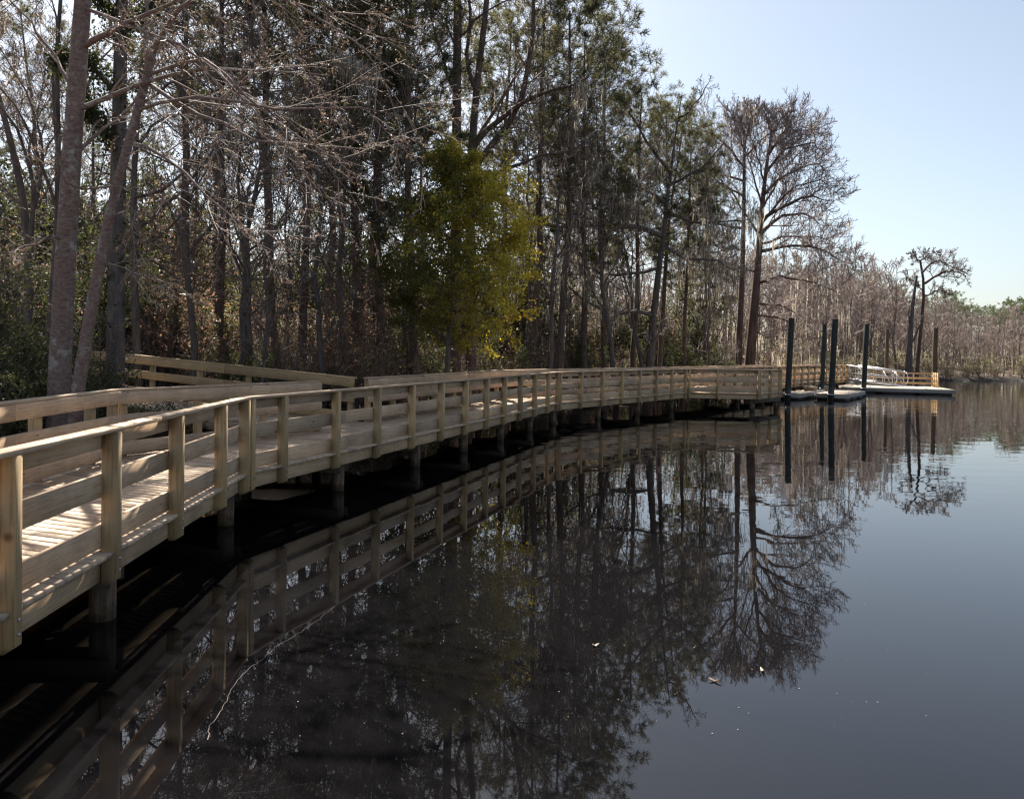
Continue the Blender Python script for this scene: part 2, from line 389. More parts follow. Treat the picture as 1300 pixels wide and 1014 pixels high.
# ------------------------------------------------------------------ boardwalk
P1 = (-3.66, 11.10); P2 = (1.66, 27.05); P3 = (7.95, 35.6); P4 = (11.15, 35.35); P5 = (13.0, 37.7)
d37 = unit(v2((26.6, 61.4))-v2(P3)); P7 = (26.6, 61.4)
P6 = tuple(v2(P3)+d37*3.0)
outer = Line([(-2.55, -5.6), P1, P2, P3, P4, P5, P6, P7])
def tpx(line, seg, xs):
    """positions along a straight run of posts, from where each post stands on it"""
    A, B = line.P[seg], line.P[seg+1]; res = []
    for x in xs:
        k = (at(x, 470, 1.0)[0])
        # X = k*Y on the sight line
        t = (k*A[1]-A[0])/((B[0]-A[0])-k*(B[1]-A[1])); res.append(float(t))
    return res
L0 = outer.L[0]
tp = tpx(outer, 0, [29.7, 156, 236, 290])
s_ = (tp[-1]-tp[0])/3
segposts = [
    sorted([tp[0]-s_*k for k in range(1, 7) if tp[0]-s_*k > 0.01]+[tp[0]+s_*k-0.045/L0 for k in range(4)]+[1-0.10/L0]),
    [0.055/outer.L[1]]+tpx(outer, 1, [365, 432, 484, 527.5, 564.5, 595, 621.5, 644, 664, 682, 698.5])+[1-0.07/outer.L[1]],
    [0.10/outer.L[2]]+[k/7.0 for k in range(1, 7)]+[1-0.06/outer.L[2]],
    [0.03, 0.42, 0.985], [0.05, 0.5, 0.95], [0.06, 0.5, 0.93],
    [0.06]+[0.06+0.88*k/17 for k in range(1, 18)],
]
IN1 = (-6.35, 12.49); INE = (-4.19, 16.82); Q = (-3.60, 19.05)
innerA = Line([(-5.15, -5.6), IN1, INE])
innerB = Line([Q, (-0.56, 28.16), tuple(v2(P7)+np.array([-d37[1], d37[0]])*2.46)])
bw = thing('boardwalk', 'long new pine boardwalk with plank deck and board railings curving along the dark river bank', 'boardwalk', (0, 0, 0))
railing(outer, 1, segposts, bw)
pa = [[(k+0.5)*1.5/innerA.L[0] for k in range(int(innerA.L[0]/1.5))]+[1-0.12/innerA.L[0]], [0.03, 0.34, 0.67, 0.985]]
TB = ((0.835, 1.03), (0.465, 0.67), (0.03, 0.235))
railing(innerA, -1, pa, bw, boards=TB)
pb = [[0.012]+[0.012+0.976*k/7 for k in range(1, 8)], [0.01]+[0.01+0.975*k/28 for k in range(1, 29)]]
railing(innerB, -1, pb, bw, boards=TB)

def fascia(line, side, segs=None):
    for seg in (segs if segs is not None else range(len(line.L))):
        mb = MB(); strip(mb, line, seg, rect(0.142, 0.180, 0.505, 0.726), side, 4.2, gap=0.002)
        # inner stringers
        mb.build('fascia', MT['fascia'], bw)
fascia(outer, 1); fascia(innerA, -1); fascia(innerB, -1)

def planks(A0, A1, B0, B1, name='deck', parent=None, z0=DECK, z1=None, pitch=0.145, mat=None, th=0.038):
    """planks across the strip whose long sides run A0-A1 and B0-B1"""
    A0, A1, B0, B1 = map(v2, (A0, A1, B0, B1)); z1 = z0 if z1 is None else z1
    L = 0.5*(np.linalg.norm(A1-A0)+np.linalg.norm(B1-B0)); n_ = max(1, int(L/pitch)); mb = MB(); g = 0.0018/L
    for k in range(n_):
        t0 = k/n_+g; t1 = (k+1)/n_-g
        tin = random.random()
        j = random.uniform(-.002, .002)
        a0 = A0+(A1-A0)*t0; a1 = A0+(A1-A0)*t1; b0 = B0+(B1-B0)*t0; b1 = B0+(B1-B0)*t1
        u = unit(b0-a0); a0 = a0+u*j; a1 = a1+u*j
        za = z0*(1-t0)+z1*t0-random.random()*0.001
        r0 = np.array([(*a0, za-th), (*a1, za-th), (*a1, za), (*a0, za)]); r1 = np.array([(*b0, za-th), (*b1, za-th), (*b1, za), (*b0, za)])
        mb.sweep([r0, r1], tint=tin)
    return mb.build(name, mat or MT['deck'], parent)
oo = lambda i, o_=0.03: outer.off(i, o_)
# where the deck's inner side lies for each outer corner
planks(oo(0), oo(1), (-5.18, -5.6), (-6.32, 12.4), parent=bw)
planks(oo(1), v2(P1)+outer.D[1]*5.55+outer.Nn[1]*0.03, (-6.30, 12.42), (-4.16, 16.8), parent=bw)
planks(v2(P1)+outer.D[1]*5.56+outer.Nn[1]*0.03, v2(P1)+outer.D[1]*7.85+outer.Nn[1]*0.03, (-4.16, 16.82), (-3.6, 19.06), parent=bw)
planks(v2(P1)+outer.D[1]*7.86+outer.Nn[1]*0.03, oo(2), (-3.57, 19.07), (-0.53, 28.12), parent=bw)
inP = lambda p: tuple(v2(p)+np.array([-d37[1], d37[0]])*2.43)
planks(oo(2), v2(P3)+outer.Nn[2]*0.03, (-0.53, 28.13), inP(P3), parent=bw)
planks(v2(P3)+np.array([-d37[1], d37[0]])*0.012, v2(P6), inP(P3), inP(P6), parent=bw)
planks(v2(P6)+outer.Nn[6]*0.03, v2(P7)+outer.Nn[6]*0.03, inP(P6), inP(P7), parent=bw)
planks(v2(P4)+(-.04, .03), v2(P5)+(-.04, -.02), v2(P3)+(0.03, 0.0), v2(P6)+(0.02, -0.02), parent=bw)

def frame_strip(A0, A1, B0, B1):
    """joists lengthwise under a deck strip"""
    A0, A1, B0, B1 = map(v2, (A0, A1, B0, B1)); mb = MB()
    for f in (0.2, 0.4, 0.6, 0.8):
        a = A0*(1-f)+B0*f; b_ = A1*(1-f)+B1*f; d = unit(b_-a); w = np.array([-d[1], d[0], 0])
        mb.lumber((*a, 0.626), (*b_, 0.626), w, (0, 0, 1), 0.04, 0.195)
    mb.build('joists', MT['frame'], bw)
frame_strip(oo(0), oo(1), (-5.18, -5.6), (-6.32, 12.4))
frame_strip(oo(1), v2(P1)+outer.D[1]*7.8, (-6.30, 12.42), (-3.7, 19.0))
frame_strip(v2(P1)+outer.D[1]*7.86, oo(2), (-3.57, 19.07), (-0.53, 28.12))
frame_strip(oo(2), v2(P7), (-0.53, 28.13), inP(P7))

def piling(x, y, r=0.115, top=0.53):
    mb = MB(); k = 14; ax = random.uniform(-.01, .01)
    z = [-1.0, 0.02, 0.14, top]
    rings = []
    for j, zz in enumerate(z):
        rings.append(np.array([(x+ax*zz+math.cos(2*math.pi*i/k)*r*(1.0-0.02*zz), y+math.sin(2*math.pi*i/k)*r, zz) for i in range(k)]))
    mb.sweep(rings[:3], tint=random.random(), mi=1, cap1=False); mb.sweep(rings[2:], mi=0, cap0=False)
    o_ = mb.build('piling', [MT['piling'], MT['wetpile']], bw)
    for p_ in o_.data.polygons: p_.use_smooth = True
def bent(a, b_):
    """a pair of pilings with the cross beam that carries the joists"""
    a = v2(a); b_ = v2(b_); u = unit(b_-a); w = np.array([-u[1], u[0], 0])
    piling(*(a+u*0.12)); piling(*(b_-u*0.12))
    mb = MB()
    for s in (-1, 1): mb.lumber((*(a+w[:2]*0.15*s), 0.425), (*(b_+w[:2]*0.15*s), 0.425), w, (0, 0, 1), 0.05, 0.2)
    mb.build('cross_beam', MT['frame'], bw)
def outp(seg, s, o_=0.28): return outer.P[seg]+outer.D[seg]*s+outer.Nn[seg]*o_
for Y in (-4.0, -0.3, 3.5, 7.3): 
    s = (Y+5.6)/outer.D[0][1]; a = outp(0, s, 0.24); bent(a, a+outer.Nn[0]*2.2)
a = outer.off(1, 0.28); bent(a, v2((-6.05, 12.2)))
for s, wd in ((3.0, 2.2), (6.2, 2.0), (9.0, 2.0), (11.8, 2.0), (14.6, 2.0)):
    a = outp(1, s); bent(a, a+outer.Nn[1]*wd)
for s in (0.2, 3.3, 6.5, 9.8): a = outp(2, s); bent(a, a+outer.Nn[2]*1.95)
for s in (4.5, 8.5, 12.5, 16.5, 20.5, 24.5, 27.6): a = outp(6, s); bent(a, a+outer.Nn[6]*1.95)
bent(v2(P4)+(-0.32, 0.22), v2(P5)+(-0.35, -0.2)); 

# ------------------------------------------------------------------ side ramp up to the bank
rd = unit(v2((-10.75, 21.15))-v2(Q)); RL = float(np.linalg.norm(v2((-10.75, 21.15))-v2(Q)))
rp = thing('access_ramp', 'short plank ramp with one board railing rising from boardwalk into the woods at left', 'ramp', (0, 0, 0))
re_ = v2(Q)+rd*RL
rampline = Line([tuple(v2(Q)+rd*0.15), tuple(re_), tuple(re_+np.array([-2.2, 0.05]))], [0.0, 0.50, 0.52])
for seg, ts in ((0, [0.02, 0.21, 0.41, 0.61, 0.81, 0.98]), (1, [0.04, 0.5, 0.97])):
    r = sub('railing', rp)
    top = DECK+1.07
    for t in ts: make_post(rampline, seg, t, 1, r, top-0.039)
    mb = MB(); strip(mb, rampline, seg, rect(0.004, 0.150, top-0.038, top, 0.005), 1, 3.6, gap=0.002); mb.build('cap_rail', MT['post'], r)
    for lo, hi in TB:
        mb = MB(); strip(mb, rampline, seg, rect(0.139, 0.177, DECK+lo, DECK+hi), 1, 3.0, gap=0.002); mb.build('rail_board', MT['post'], r)
nn = -np.array([rd[1], -rd[0]])*-1
nn = np.array([-rd[1], rd[0]])    # left of travel = towards the viewer
planks(v2(Q)+rd*0.05, re_, v2(INE)+rd*0.05+(0.0, 0.03), re_+nn*2.1, 'deck', rp, DECK, DECK+0.50)
planks(re_+(-.01, 0), re_+(-2.2, 0.05), re_+nn*2.1+(-.01, 0), re_+nn*2.1+(-2.2, 0.05), 'deck', rp, DECK+0.50, DECK+0.52)
mb = MB()
A_ = np.array([*(v2(INE)+rd*0.1), 0.61]); B_ = np.array([*(re_+nn*2.05), 1.11])
mb.lumber(A_, B_, (nn[0], nn[1], 0), (0, 0, 1), 0.04, 0.22); mb.build('fascia', MT['fascia'], rp)
for k in range(4):
    f = 0.15+0.27*k
    for e in (0.2, 1.85):
        p = v2(Q)+rd*RL*f+nn*e; mb = MB(); mb.cyl((p[0], p[1], -0.6), (p[0], p[1], 0.70+0.5*f), 0.1, k=10); mb.build('piling', MT['piling'], rp)

# ------------------------------------------------------------------ floating docks, piles, gangway
def dock(name, label, F, dirv, length, width, top=0.37, side=1, group='floating docks beside the boardwalk'):
    F = v2(F); d = unit(v2(dirv)); w = np.array([-d[1], d[0]])*side
    t = thing(name, label, 'dock', (0, 0, 0), group)
    c = [F, F+d*length, F+d*length+w*width, F+w*width]
    planks(c[0]+d*0.04+w*0.04, c[1]-d*0.04+w*0.04, c[3]+d*0.04-w*0.04, c[2]-d*0.04-w*0.04, 'deck', t, top, mat=MT['dockdeck'])
    mb = MB()
    for i in range(4):
        a, b_ = c[i], c[(i+1) % 4]; u = unit(b_-a)
        nrm = np.array([u[1], -u[0], 0])*side
        e = 0.019 if i % 2 else -0.02
        mb.lumber((*(a-u*e), top-0.13), (*(b_+u*e), top-0.13), nrm, (0, 0, 1), 0.04, 0.25)
    mb.build('rim_board', MT['dockedge'], t)
    mb = MB(); k = max(1, int(length/1.8))
    for i in range(k):
        a = F+d*(length*(i+0.08)/k)+w*width*0.5; b_ = F+d*(length*(i+0.92)/k)+w*width*0.5
        mb.lumber((*a, -0.03), (*b_, -0.03), (*w, 0), (0, 0, 1), width-0.2, 0.26, 0.03)
    mb.build('float', MT['float'], t)
    mb = MB()   # cleats
    for f in (0.25, 0.75):
        p = F+d*length*f+w*0.18
        for e in (-.05, .05): mb.cyl((*(p+d*e), top), (*(p+d*e), top+0.05), 0.012, k=6)
        mb.cyl((*(p-d*0.12), top+0.055), (*(p+d*0.12), top+0.055), 0.014, k=6)
    mb.build('cleat', MT['bolt'], t)
    return t, F, d, w
t2, F2, d2, w2_ = dock('floating_dock', 'pale decked floating dock in front of the gangway, nearest the open water', (18.8, 44.2), (0.55, 0.835), 6.0, 1.7)
t3, F3, d3, w3_ = dock('floating_dock', 'narrow floating dock with a low box on it beside the platform corner', (16.2, 44.3), (0.57, 0.82), 6.0, 1.1)
aD = unit(np.array([0.954, -0.30]))
t1, F1, d1, w1_ = dock('floating_dock', 'wide low floating dock at the foot of the white gangway with a timber railing', tuple(v2((29.5, 52.3))-aD*7.0), tuple(aD), 7.0, 5.2)
# box on dock 3
bx = thing('dock_box', 'low light wooden step box standing on the narrow floating dock', 'box', (0, 0, 0))
c_ = F3+d3*4.6+w3_*0.55
mb = MB(); mb.lumber((*(c_-d3*0.45), 0.48), (*(c_+d3*0.45), 0.48), (*w3_, 0), (0, 0, 1), 0.6, 0.21, 0.006); mb.build('body', MT['post'], bx)
mb = MB(); mb.lumber((*(c_-d3*0.5), 0.607), (*(c_+d3*0.5), 0.607), (*w3_, 0), (0, 0, 1), 0.66, 0.04, 0.006); mb.build('lid', MT['dockdeck'], bx)
# timber railing on the wide dock
rl = sub('railing', t1)
bl = F1+w1_*5.05
pts = [bl+d1*1.9, bl+d1*6.6, bl+d1*6.6-w1_*1.8]
mb = MB(); up = (0, 0, 1)
for a, b_ in zip(pts[:-1], pts[1:]):
    u = unit(b_-a); nr = (-u[1], u[0], 0)
    for z, hh in ((1.33, 0.10), (0.98, 0.13), (0.62, 0.13)):
        mb.lumber((*a, z), (*b_, z), nr, up, 0.04, hh)
mb.build('rail_board', MT['post'], rl)
for p in (pts[0], pts[0]*0.5+pts[1]*0.5, pts[1], pts[1]*0.66+pts[2]*0.34, pts[1]*0.33+pts[2]*0.67, pts[2]):
    mb = MB(); mb.lumber((p[0], p[1]+0.06, 0.371), (p[0], p[1]+0.06, 1.42), (1, 0, 0), (0, 1, 0), 0.1, 0.09); mb.build('post', MT['post'], rl)

def gpile(x, Y, ytop, label, mat, r=0.15, lean=(0.0, 0.0)):
    X = px2X(x, Y); zt = float(at(x, ytop, Y)[2])
    t = thing('guide_pile', label, 'piling', (X, Y, 0), 'tall guide piles for the floating docks')
    k = 16; rings = []
    for zz in (-1.2, 0.0, 0.35, 1.5, 3.0, zt-0.02, zt):
        q = r*(1.02-0.02*zz/4) if zz < zt-0.01 else r*0.93
        rings.append(np.array([(lean[0]*zz+q*math.cos(2*math.pi*i/k), lean[1]*zz+q*math.sin(2*math.pi*i/k), zz) for i in range(k)]))
    mb = MB(); mb.sweep(rings, tint=0.5); o_ = mb.build('shaft', mat, t)
    mb = MB(); ring_ = []
    for zz, q in ((zt+0.001, r*1.03), (zt+0.03, r*1.03), (zt+0.05, r*0.8)):
        ring_.append(np.array([(lean[0]*zt+q*math.cos(2*math.pi*i/k), lean[1]*zt+q*math.sin(2*math.pi*i/k), zz) for i in range(k)]))
    mb.sweep(ring_); mb.build('pile_cap', mat, t)
    # hoop that ties the dock to the pile
    mb = MB(); ring_ = []
    for zz in (0.31, 0.37):
        ring_.append(np.array([(lean[0]*zz+(r+0.035)*math.cos(2*math.pi*i/k), (r+0.035)*math.sin(2*math.pi*i/k), zz) for i in range(k)]))
    mb.sweep(ring_); mb.build('pile_hoop', MT['bolt'], t)
    return t
gpile(1001, 43.6, 405, 'dark green guide pile standing at the platform corner, leftmost of the tall piles', MT['gpile'], 0.155, (0.03, 0))
gpile(1056, 44.35, 406, 'dark green guide pile at the near end of the pale front dock', MT['gpile'], 0.165, (0.035, 0))
gpile(1044.5, 52.0, 412, 'thin dark guide pile just left of and behind the front dock pile', MT['gpile'], 0.14, (0.02, 0))
gpile(1097.5, 53.55, 412, 'dark green guide pile crossing in front of the white gangway', MT['gpile'], 0.165, (0.025, 0))
gpile(1126, 60.2, 418, 'brown guide pile behind the middle of the white gangway', MT['bpile'], 0.13)
gpile(1187, 58.4, 417, 'brown guide pile behind the right end of the timber railing', MT['bpile'], 0.17)

g = thing('gangway', 'white aluminium gangway with truss side rails sloping from boardwalk down to the wide dock', 'gangway', (0, 0, 0))
GA = np.array([26.15, 61.0, DECK+0.02]); GB = np.array([27.75, 56.9, 0.43])
GA[:2] = (px2X(1083, 60.4), 60.4); GB[:2] = (px2X(1141, 56.9), 56.9)
gd = unit(GB-GA); gw = unit(np.array([-gd[1], gd[0], 0])); GL = float(np.linalg.norm(GB-GA))
mb = MB(); mb.lumber(GA+gw*0, GB, gw, unit(np.cross(gd, gw))*-1, 1.15, 0.05); mb.build('walk_surface', MT['alu'], g)
for s in (-1, 1):
    o_ = gw*0.62*s; mb = MB(); up3 = np.array([0, 0, 1.0])
    for h_, r_ in ((0.0, 0.05), (0.5, 0.028), (1.02, 0.05)):
        mb.cyl(GA+o_+up3*h_, GB+o_+up3*h_, r_, k=8)
    nseg = 5
    for k in range(nseg+1):
        p = GA+gd*GL*k/nseg+o_; mb.cyl(p, p+up3*1.02, 0.022, k=6)
    for k in (0, nseg-1):
        p = GA+gd*GL*k/nseg+o_; q = GA+gd*GL*(k+1)/nseg+o_
        mb.cyl(p+up3*1.02, q, 0.024, k=6)
    e = GB+o_
    for k in range(6):      # rounded end hoop
        a0, a1 = math.pi/2-k*math.pi/6, math.pi/2-(k+1)*math.pi/6
        mb.cyl(e+up3*0.55+gd*0.35*math.cos(a0)+up3*0.5*math.sin(a0), e+up3*0.55+gd*0.35*math.cos(a1)+up3*0.5*math.sin(a1), 0.03, k=6)
    mb.build('side_rail', MT['alu'], g)

# ------------------------------------------------------------------ terrain and water
shore = np.array([(-9.6, -60), (-8.8, -8), (-8.2, 6), (-7.9, 11), (-7.2, 14.5), (-6.3, 19.5), (-4.2, 25.5), (-1.2, 30.8), (4.5, 38.5), (10.5, 47), (17, 56.5),
                  (22, 63.5), (27, 68), (34, 76), (42, 82), (55, 87), (75, 93), (130, 104), (400, 130), (3000, 400)], float)
def shore_dist(X, Y):
    """signed: positive on land (left of the shoreline walking away)"""
    P = np.stack([X, Y], -1).reshape(-1, 2); best = np.full(len(P), 1e9); sg = np.ones(len(P))
    for a, b_ in zip(shore[:-1], shore[1:]):
        d = b_-a; L = d@d; t = np.clip(((P-a)@d)/L, 0, 1); q = P-(a+t[:, None]*d); dd = np.hypot(q[:, 0], q[:, 1])
        cr = d[0]*(P[:, 1]-a[1])-d[1]*(P[:, 0]-a[0])
        u = dd < best-1e-9; best[u] = dd[u]; sg[u] = np.where(cr[u] >= 0, 1, -1)
    return (best*sg).reshape(X.shape)
def ground_z(X, Y):
    X = np.asarray(X, float); Y = np.asarray(Y, float)
    s = shore_dist(X, Y)
    wob = 0.6*np.sin(X*0.9+Y*0.4)*np.cos(Y*0.7-X*0.3)+0.3*np.sin(X*2.3)*np.cos(Y*2.1)
    s = s+wob*0.5
    z = np.where(s > 0, 0.42*(1-np.exp(-s/0.9))+0.028*np.minimum(s, 40), np.maximum(s*0.35, -2.5))
    hill = 4.6*np.exp(-(((X+31)/13)**2+((Y-38)/16)**2))+2.5*np.exp(-(((X+30)/14)**2+((Y-12)/16)**2))
    z = z+np.where(s > 0, hill*np.clip(s/8, 0, 1), 0)
    z = z+np.where(s > 0.5, 0.06*np.sin(X*1.7+1)*np.sin(Y*1.3), 0)
    return z
def axis(lo, hi, step, far, growth=1.18):
    a = list(np.arange(lo, hi+1e-6, step)); s = step
    while a[-1] < far: s *= growth; a.append(a[-1]+s)
    b_ = []; s = step; x = lo
    while x > -far: s *= growth; x -= s; b_.append(x)
    return np.array(b_[::-1]+a)
gx = axis(-45, 70, 0.8, 3000); gy = axis(-12, 110, 0.8, 3000)
GX, GY = np.meshgrid(gx, gy); GZ = ground_z(GX, GY)
nv = len(gx); ii, jj = np.meshgrid(np.arange(len(gx)-1), np.arange(len(gy)-1)); a = (jj*nv+ii).ravel()
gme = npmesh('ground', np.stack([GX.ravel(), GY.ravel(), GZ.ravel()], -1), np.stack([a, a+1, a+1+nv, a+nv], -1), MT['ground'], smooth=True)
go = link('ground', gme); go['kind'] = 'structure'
wz = 3000.0
wme = npmesh('water', [(-wz, -wz, 0), (wz, -wz, 0), (wz, wz, 0), (-wz, wz, 0)], [(0, 1, 2, 3)], MT['water'])
wo_ = link('water', wme); wo_['kind'] = 'structure'

#VEG#
HAZE = 0.0
# ------------------------------------------------------------------ vegetation generators
def nrm(v): return v/np.maximum(np.linalg.norm(v, axis=-1, keepdims=True), 1e-9)

def frames(T):
    ref = np.where(np.abs(T[..., 2:3]) > 0.8, np.array([1.0, 0.15, 0]), np.array([0, 0.1, 1.0]))
    u = nrm(np.cross(T, ref)); return u, np.cross(T, u)

class TB:
    """collects batches of tapered tubes, ribbons and leaves and builds one mesh"""
    def __init__(s): s.V = []; s.Q = []; s.T = []; s.MI = []; s.n = 0
    def _add(s, V, Q, T, mi):
        s.V.append(V.reshape(-1, 3)); s.Q.append(Q.reshape(-1, 4)+s.n); s.T.append(T.ravel()); s.MI.append(np.full(T.size, mi)); s.n += V.reshape(-1, 3).shape[0]
    def tubes(s, P, R, sides=4, mi=0, rng=None):
        if P.ndim == 2: P = P[None]; R = R[None]
        n, k = P.shape[:2]; T = np.gradient(P, axis=1); T = nrm(T)
        # one steady frame per tube
        Tm = nrm(P[:, -1]-P[:, 0]); u0, v0 = frames(Tm)
        u = nrm(np.broadcast_to(u0[:, None], T.shape)-T*np.sum(T*u0[:, None], -1, keepdims=True)); v = np.cross(T, u)
        a = np.arange(sides)*2*math.pi/sides
        V = P[:, :, None]+(u[:, :, None]*np.cos(a)[:, None]+v[:, :, None]*np.sin(a)[:, None])*R[:, :, None, None]
        base = (np.arange(n)*k*sides)[:, None, None]+(np.arange(k-1)*sides)[None, :, None]
        i = np.arange(sides); j = (i+1) % sides
        Q = np.stack([base+i, base+j, base+j+sides, base+i+sides], -1)
        s._add(V, Q, np.random.default_rng(1).random(n*(k-1)*sides), mi)
    def ribbons(s, P, Wd, mi=0, rng=None):
        n, k = P.shape[:2]; ang = rng.random(n)*math.pi*2
        sidev = np.stack([np.cos(ang), np.sin(ang), np.zeros(n)], -1)[:, None]
        V = np.stack([P-sidev*Wd[..., None], P+sidev*Wd[..., None]], 2)
        base = (np.arange(n)*k*2)[:, None]+(np.arange(k-1)*2)[None]
        Q = np.stack([base, base+1, base+3, base+2], -1)
        s._add(V, Q, np.repeat(rng.random(n), k-1), mi)
    def leaves(s, C, size, rng, mi=0, aspect=0.45, dirs=None, spread=1.0, tint=None, flat=0.0):
        n = len(C); d = rng.normal(size=(n, 3))*spread
        if dirs is not None: d = d*0.6+dirs
        d[:, 2] *= (1-flat); d = nrm(d); w = nrm(np.cross(d, rng.normal(size=(n, 3))+np.array([0, 0, 2.0*flat])))
        L = (size*(0.6+0.8*rng.random(n)))[:, None]
        V = np.stack([C, C+d*L*0.5+w*L*aspect*0.5, C+d*L, C+d*L*0.5-w*L*aspect*0.5], 1)
        Q = (np.arange(n)*4)[:, None]+np.arange(4)
        s._add(V, Q, rng.random(n) if tint is None else tint, mi)
    def build(s, name, mats, smooth=True):
        V = np.concatenate(s.V); Q = np.concatenate(s.Q)
        return npmesh(name, V, Q, mats, tint=np.concatenate(s.T), mi=np.concatenate(s.MI), smooth=smooth)

def interp(P, R, t):
    """positions/tangents/radii at fractions t (n,m) on polylines P (n,k,3)"""
    n, k = P.shape[:2]; x = np.clip(t*(k-1), 0, k-1.001); i = x.astype(int); f = (x-i)[..., None]
    r = np.arange(n)[:, None]
    a, b_ = P[r, i], P[r, i+1]
    return a*(1-f)+b_*f, nrm(b_-a), R[r, i]*(1-f[..., 0])+R[r, i+1]*f[..., 0]

def grow(rng, P, R, m, t=(0.2, 1.0), ang=(50, 12), length=None, ratio=0.5, seg=4, wig=0.12, up=0.0, rr=0.55, rend=0.3, rmin=0.004, shape=0.5, up2=None):
    """children on every polyline of P; returns their P,R"""
    n = P.shape[0]; tt = np.sort(t[0]+(t[1]-t[0])*(np.arange(m)[None]+rng.random((n, m)))/m, axis=1)
    p, T, r = interp(P, R, tt)
    az = np.arange(m)[None]*2.4+rng.random((n, m))*1.2+rng.random((n, 1))*6.28
    u, v = frames(T); side = u*np.cos(az)[..., None]+v*np.sin(az)[..., None]
    a = np.radians(ang[0]+rng.normal(size=(n, m))*ang[1])
    if callable(length): L = length(tt)*(0.75+0.5*rng.random((n, m)))
    else:
        pl = np.linalg.norm(np.diff(P, axis=1), axis=-1).sum(1)[:, None]
        L = pl*ratio*(1-shape*tt)*(0.6+0.8*rng.random((n, m)))
    d = nrm(T*np.cos(a)[..., None]+side*np.sin(a)[..., None])
    p = p.reshape(-1, 3); d = d.reshape(-1, 3); L = L.ravel(); r0 = np.maximum(r.ravel()*rr, rmin)
    out = [p]; cur = p
    for i in range(seg):
        d = nrm(d+rng.normal(size=d.shape)*wig+np.array([0, 0, up if up2 is None else up+(up2-up)*i/max(1, seg-1)]))
        cur = cur+d*(L/seg)[:, None]; out.append(cur)
    P2 = np.stack(out, 1); R2 = np.maximum(r0[:, None]*np.linspace(1, rend, seg+1)[None], rmin*0.7)
    return P2, R2

def trunkline(rng, H, r, k=12, wig=0.012, lean=(0, 0), taper=0.25, butt=1.25):
    z = np.linspace(-0.6, H, k); off = np.cumsum(rng.normal(size=(k, 2))*wig*H/k*3, 0); off -= off[1]
    f = np.clip(z/H, 0, 1)
    P = np.stack([off[:, 0]+lean[0]*z, off[:, 1]+lean[1]*z, z], -1)
    R = r*(1-(1-taper)*f)*(1+(butt-1)*np.exp(-np.maximum(z, 0)/0.5))
    return P[None], R[None]

def needles(tb, rng, C, D, per=12, ln=0.19, w=0.012, mi=0):
    n = len(C); C2 = np.repeat(C, per, 0); d = nrm(np.repeat(D, per, 0)*0.55+rng.normal(size=(n*per, 3))*0.65)
    L = ln*(0.7+0.6*rng.random(n*per))[:, None]; s_ = nrm(np.cross(d, rng.normal(size=d.shape)))*w
    V = np.stack([C2-s_*0.4, C2+s_*0.4, C2+d*L+s_*0.5, C2+d*L-s_*0.5], 1)
    Q_ = (np.arange(n*per)*4)[:, None]+np.arange(4)
    tb._add(V, Q_, np.repeat(rng.random(n), per)*0.7+rng.random(n*per)*0.3, mi)

def moss(rng, pts, per=8, ln=0.5, w=0.022, spread=0.14, tb=None, mi=0):
    n = len(pts)*per; A = np.repeat(pts, per, 0)+rng.normal(size=(n, 3))*np.array([spread, spread, spread*0.35])
    L = ln*rng.gamma(2.2, 0.45, n)*np.repeat(0.5+rng.random(len(pts)), per)
    k = 4; P = np.stack([A+np.stack([rng.normal(size=n)*0.02*i, rng.normal(size=n)*0.02*i, -L*i/(k-1)], -1) for i in range(k)], 1)
    Wd = np.linspace(1, 0.15, k)[None]*(w*(0.5+rng.random(n)))[:, None]; Wd[:, 0] *= 0.5
    if tb is not None: tb.ribbons(P, Wd, mi, rng=rng); return
    tb = TB(); tb.ribbons(P, Wd, rng=rng); return tb.build('moss', MT['moss'], False)

def pick(rng, P, n, t=(0.2, 1.0), zmax=None):
    i = rng.integers(0, len(P), n); tt = t[0]+(t[1]-t[0])*rng.random((n, 1)); R = np.zeros(P.shape[:2])
    p, T, _ = interp(P[i], R[i], tt); p = p[:, 0]
    if zmax is not None: p = p[p[:, 2] < zmax]
    return p

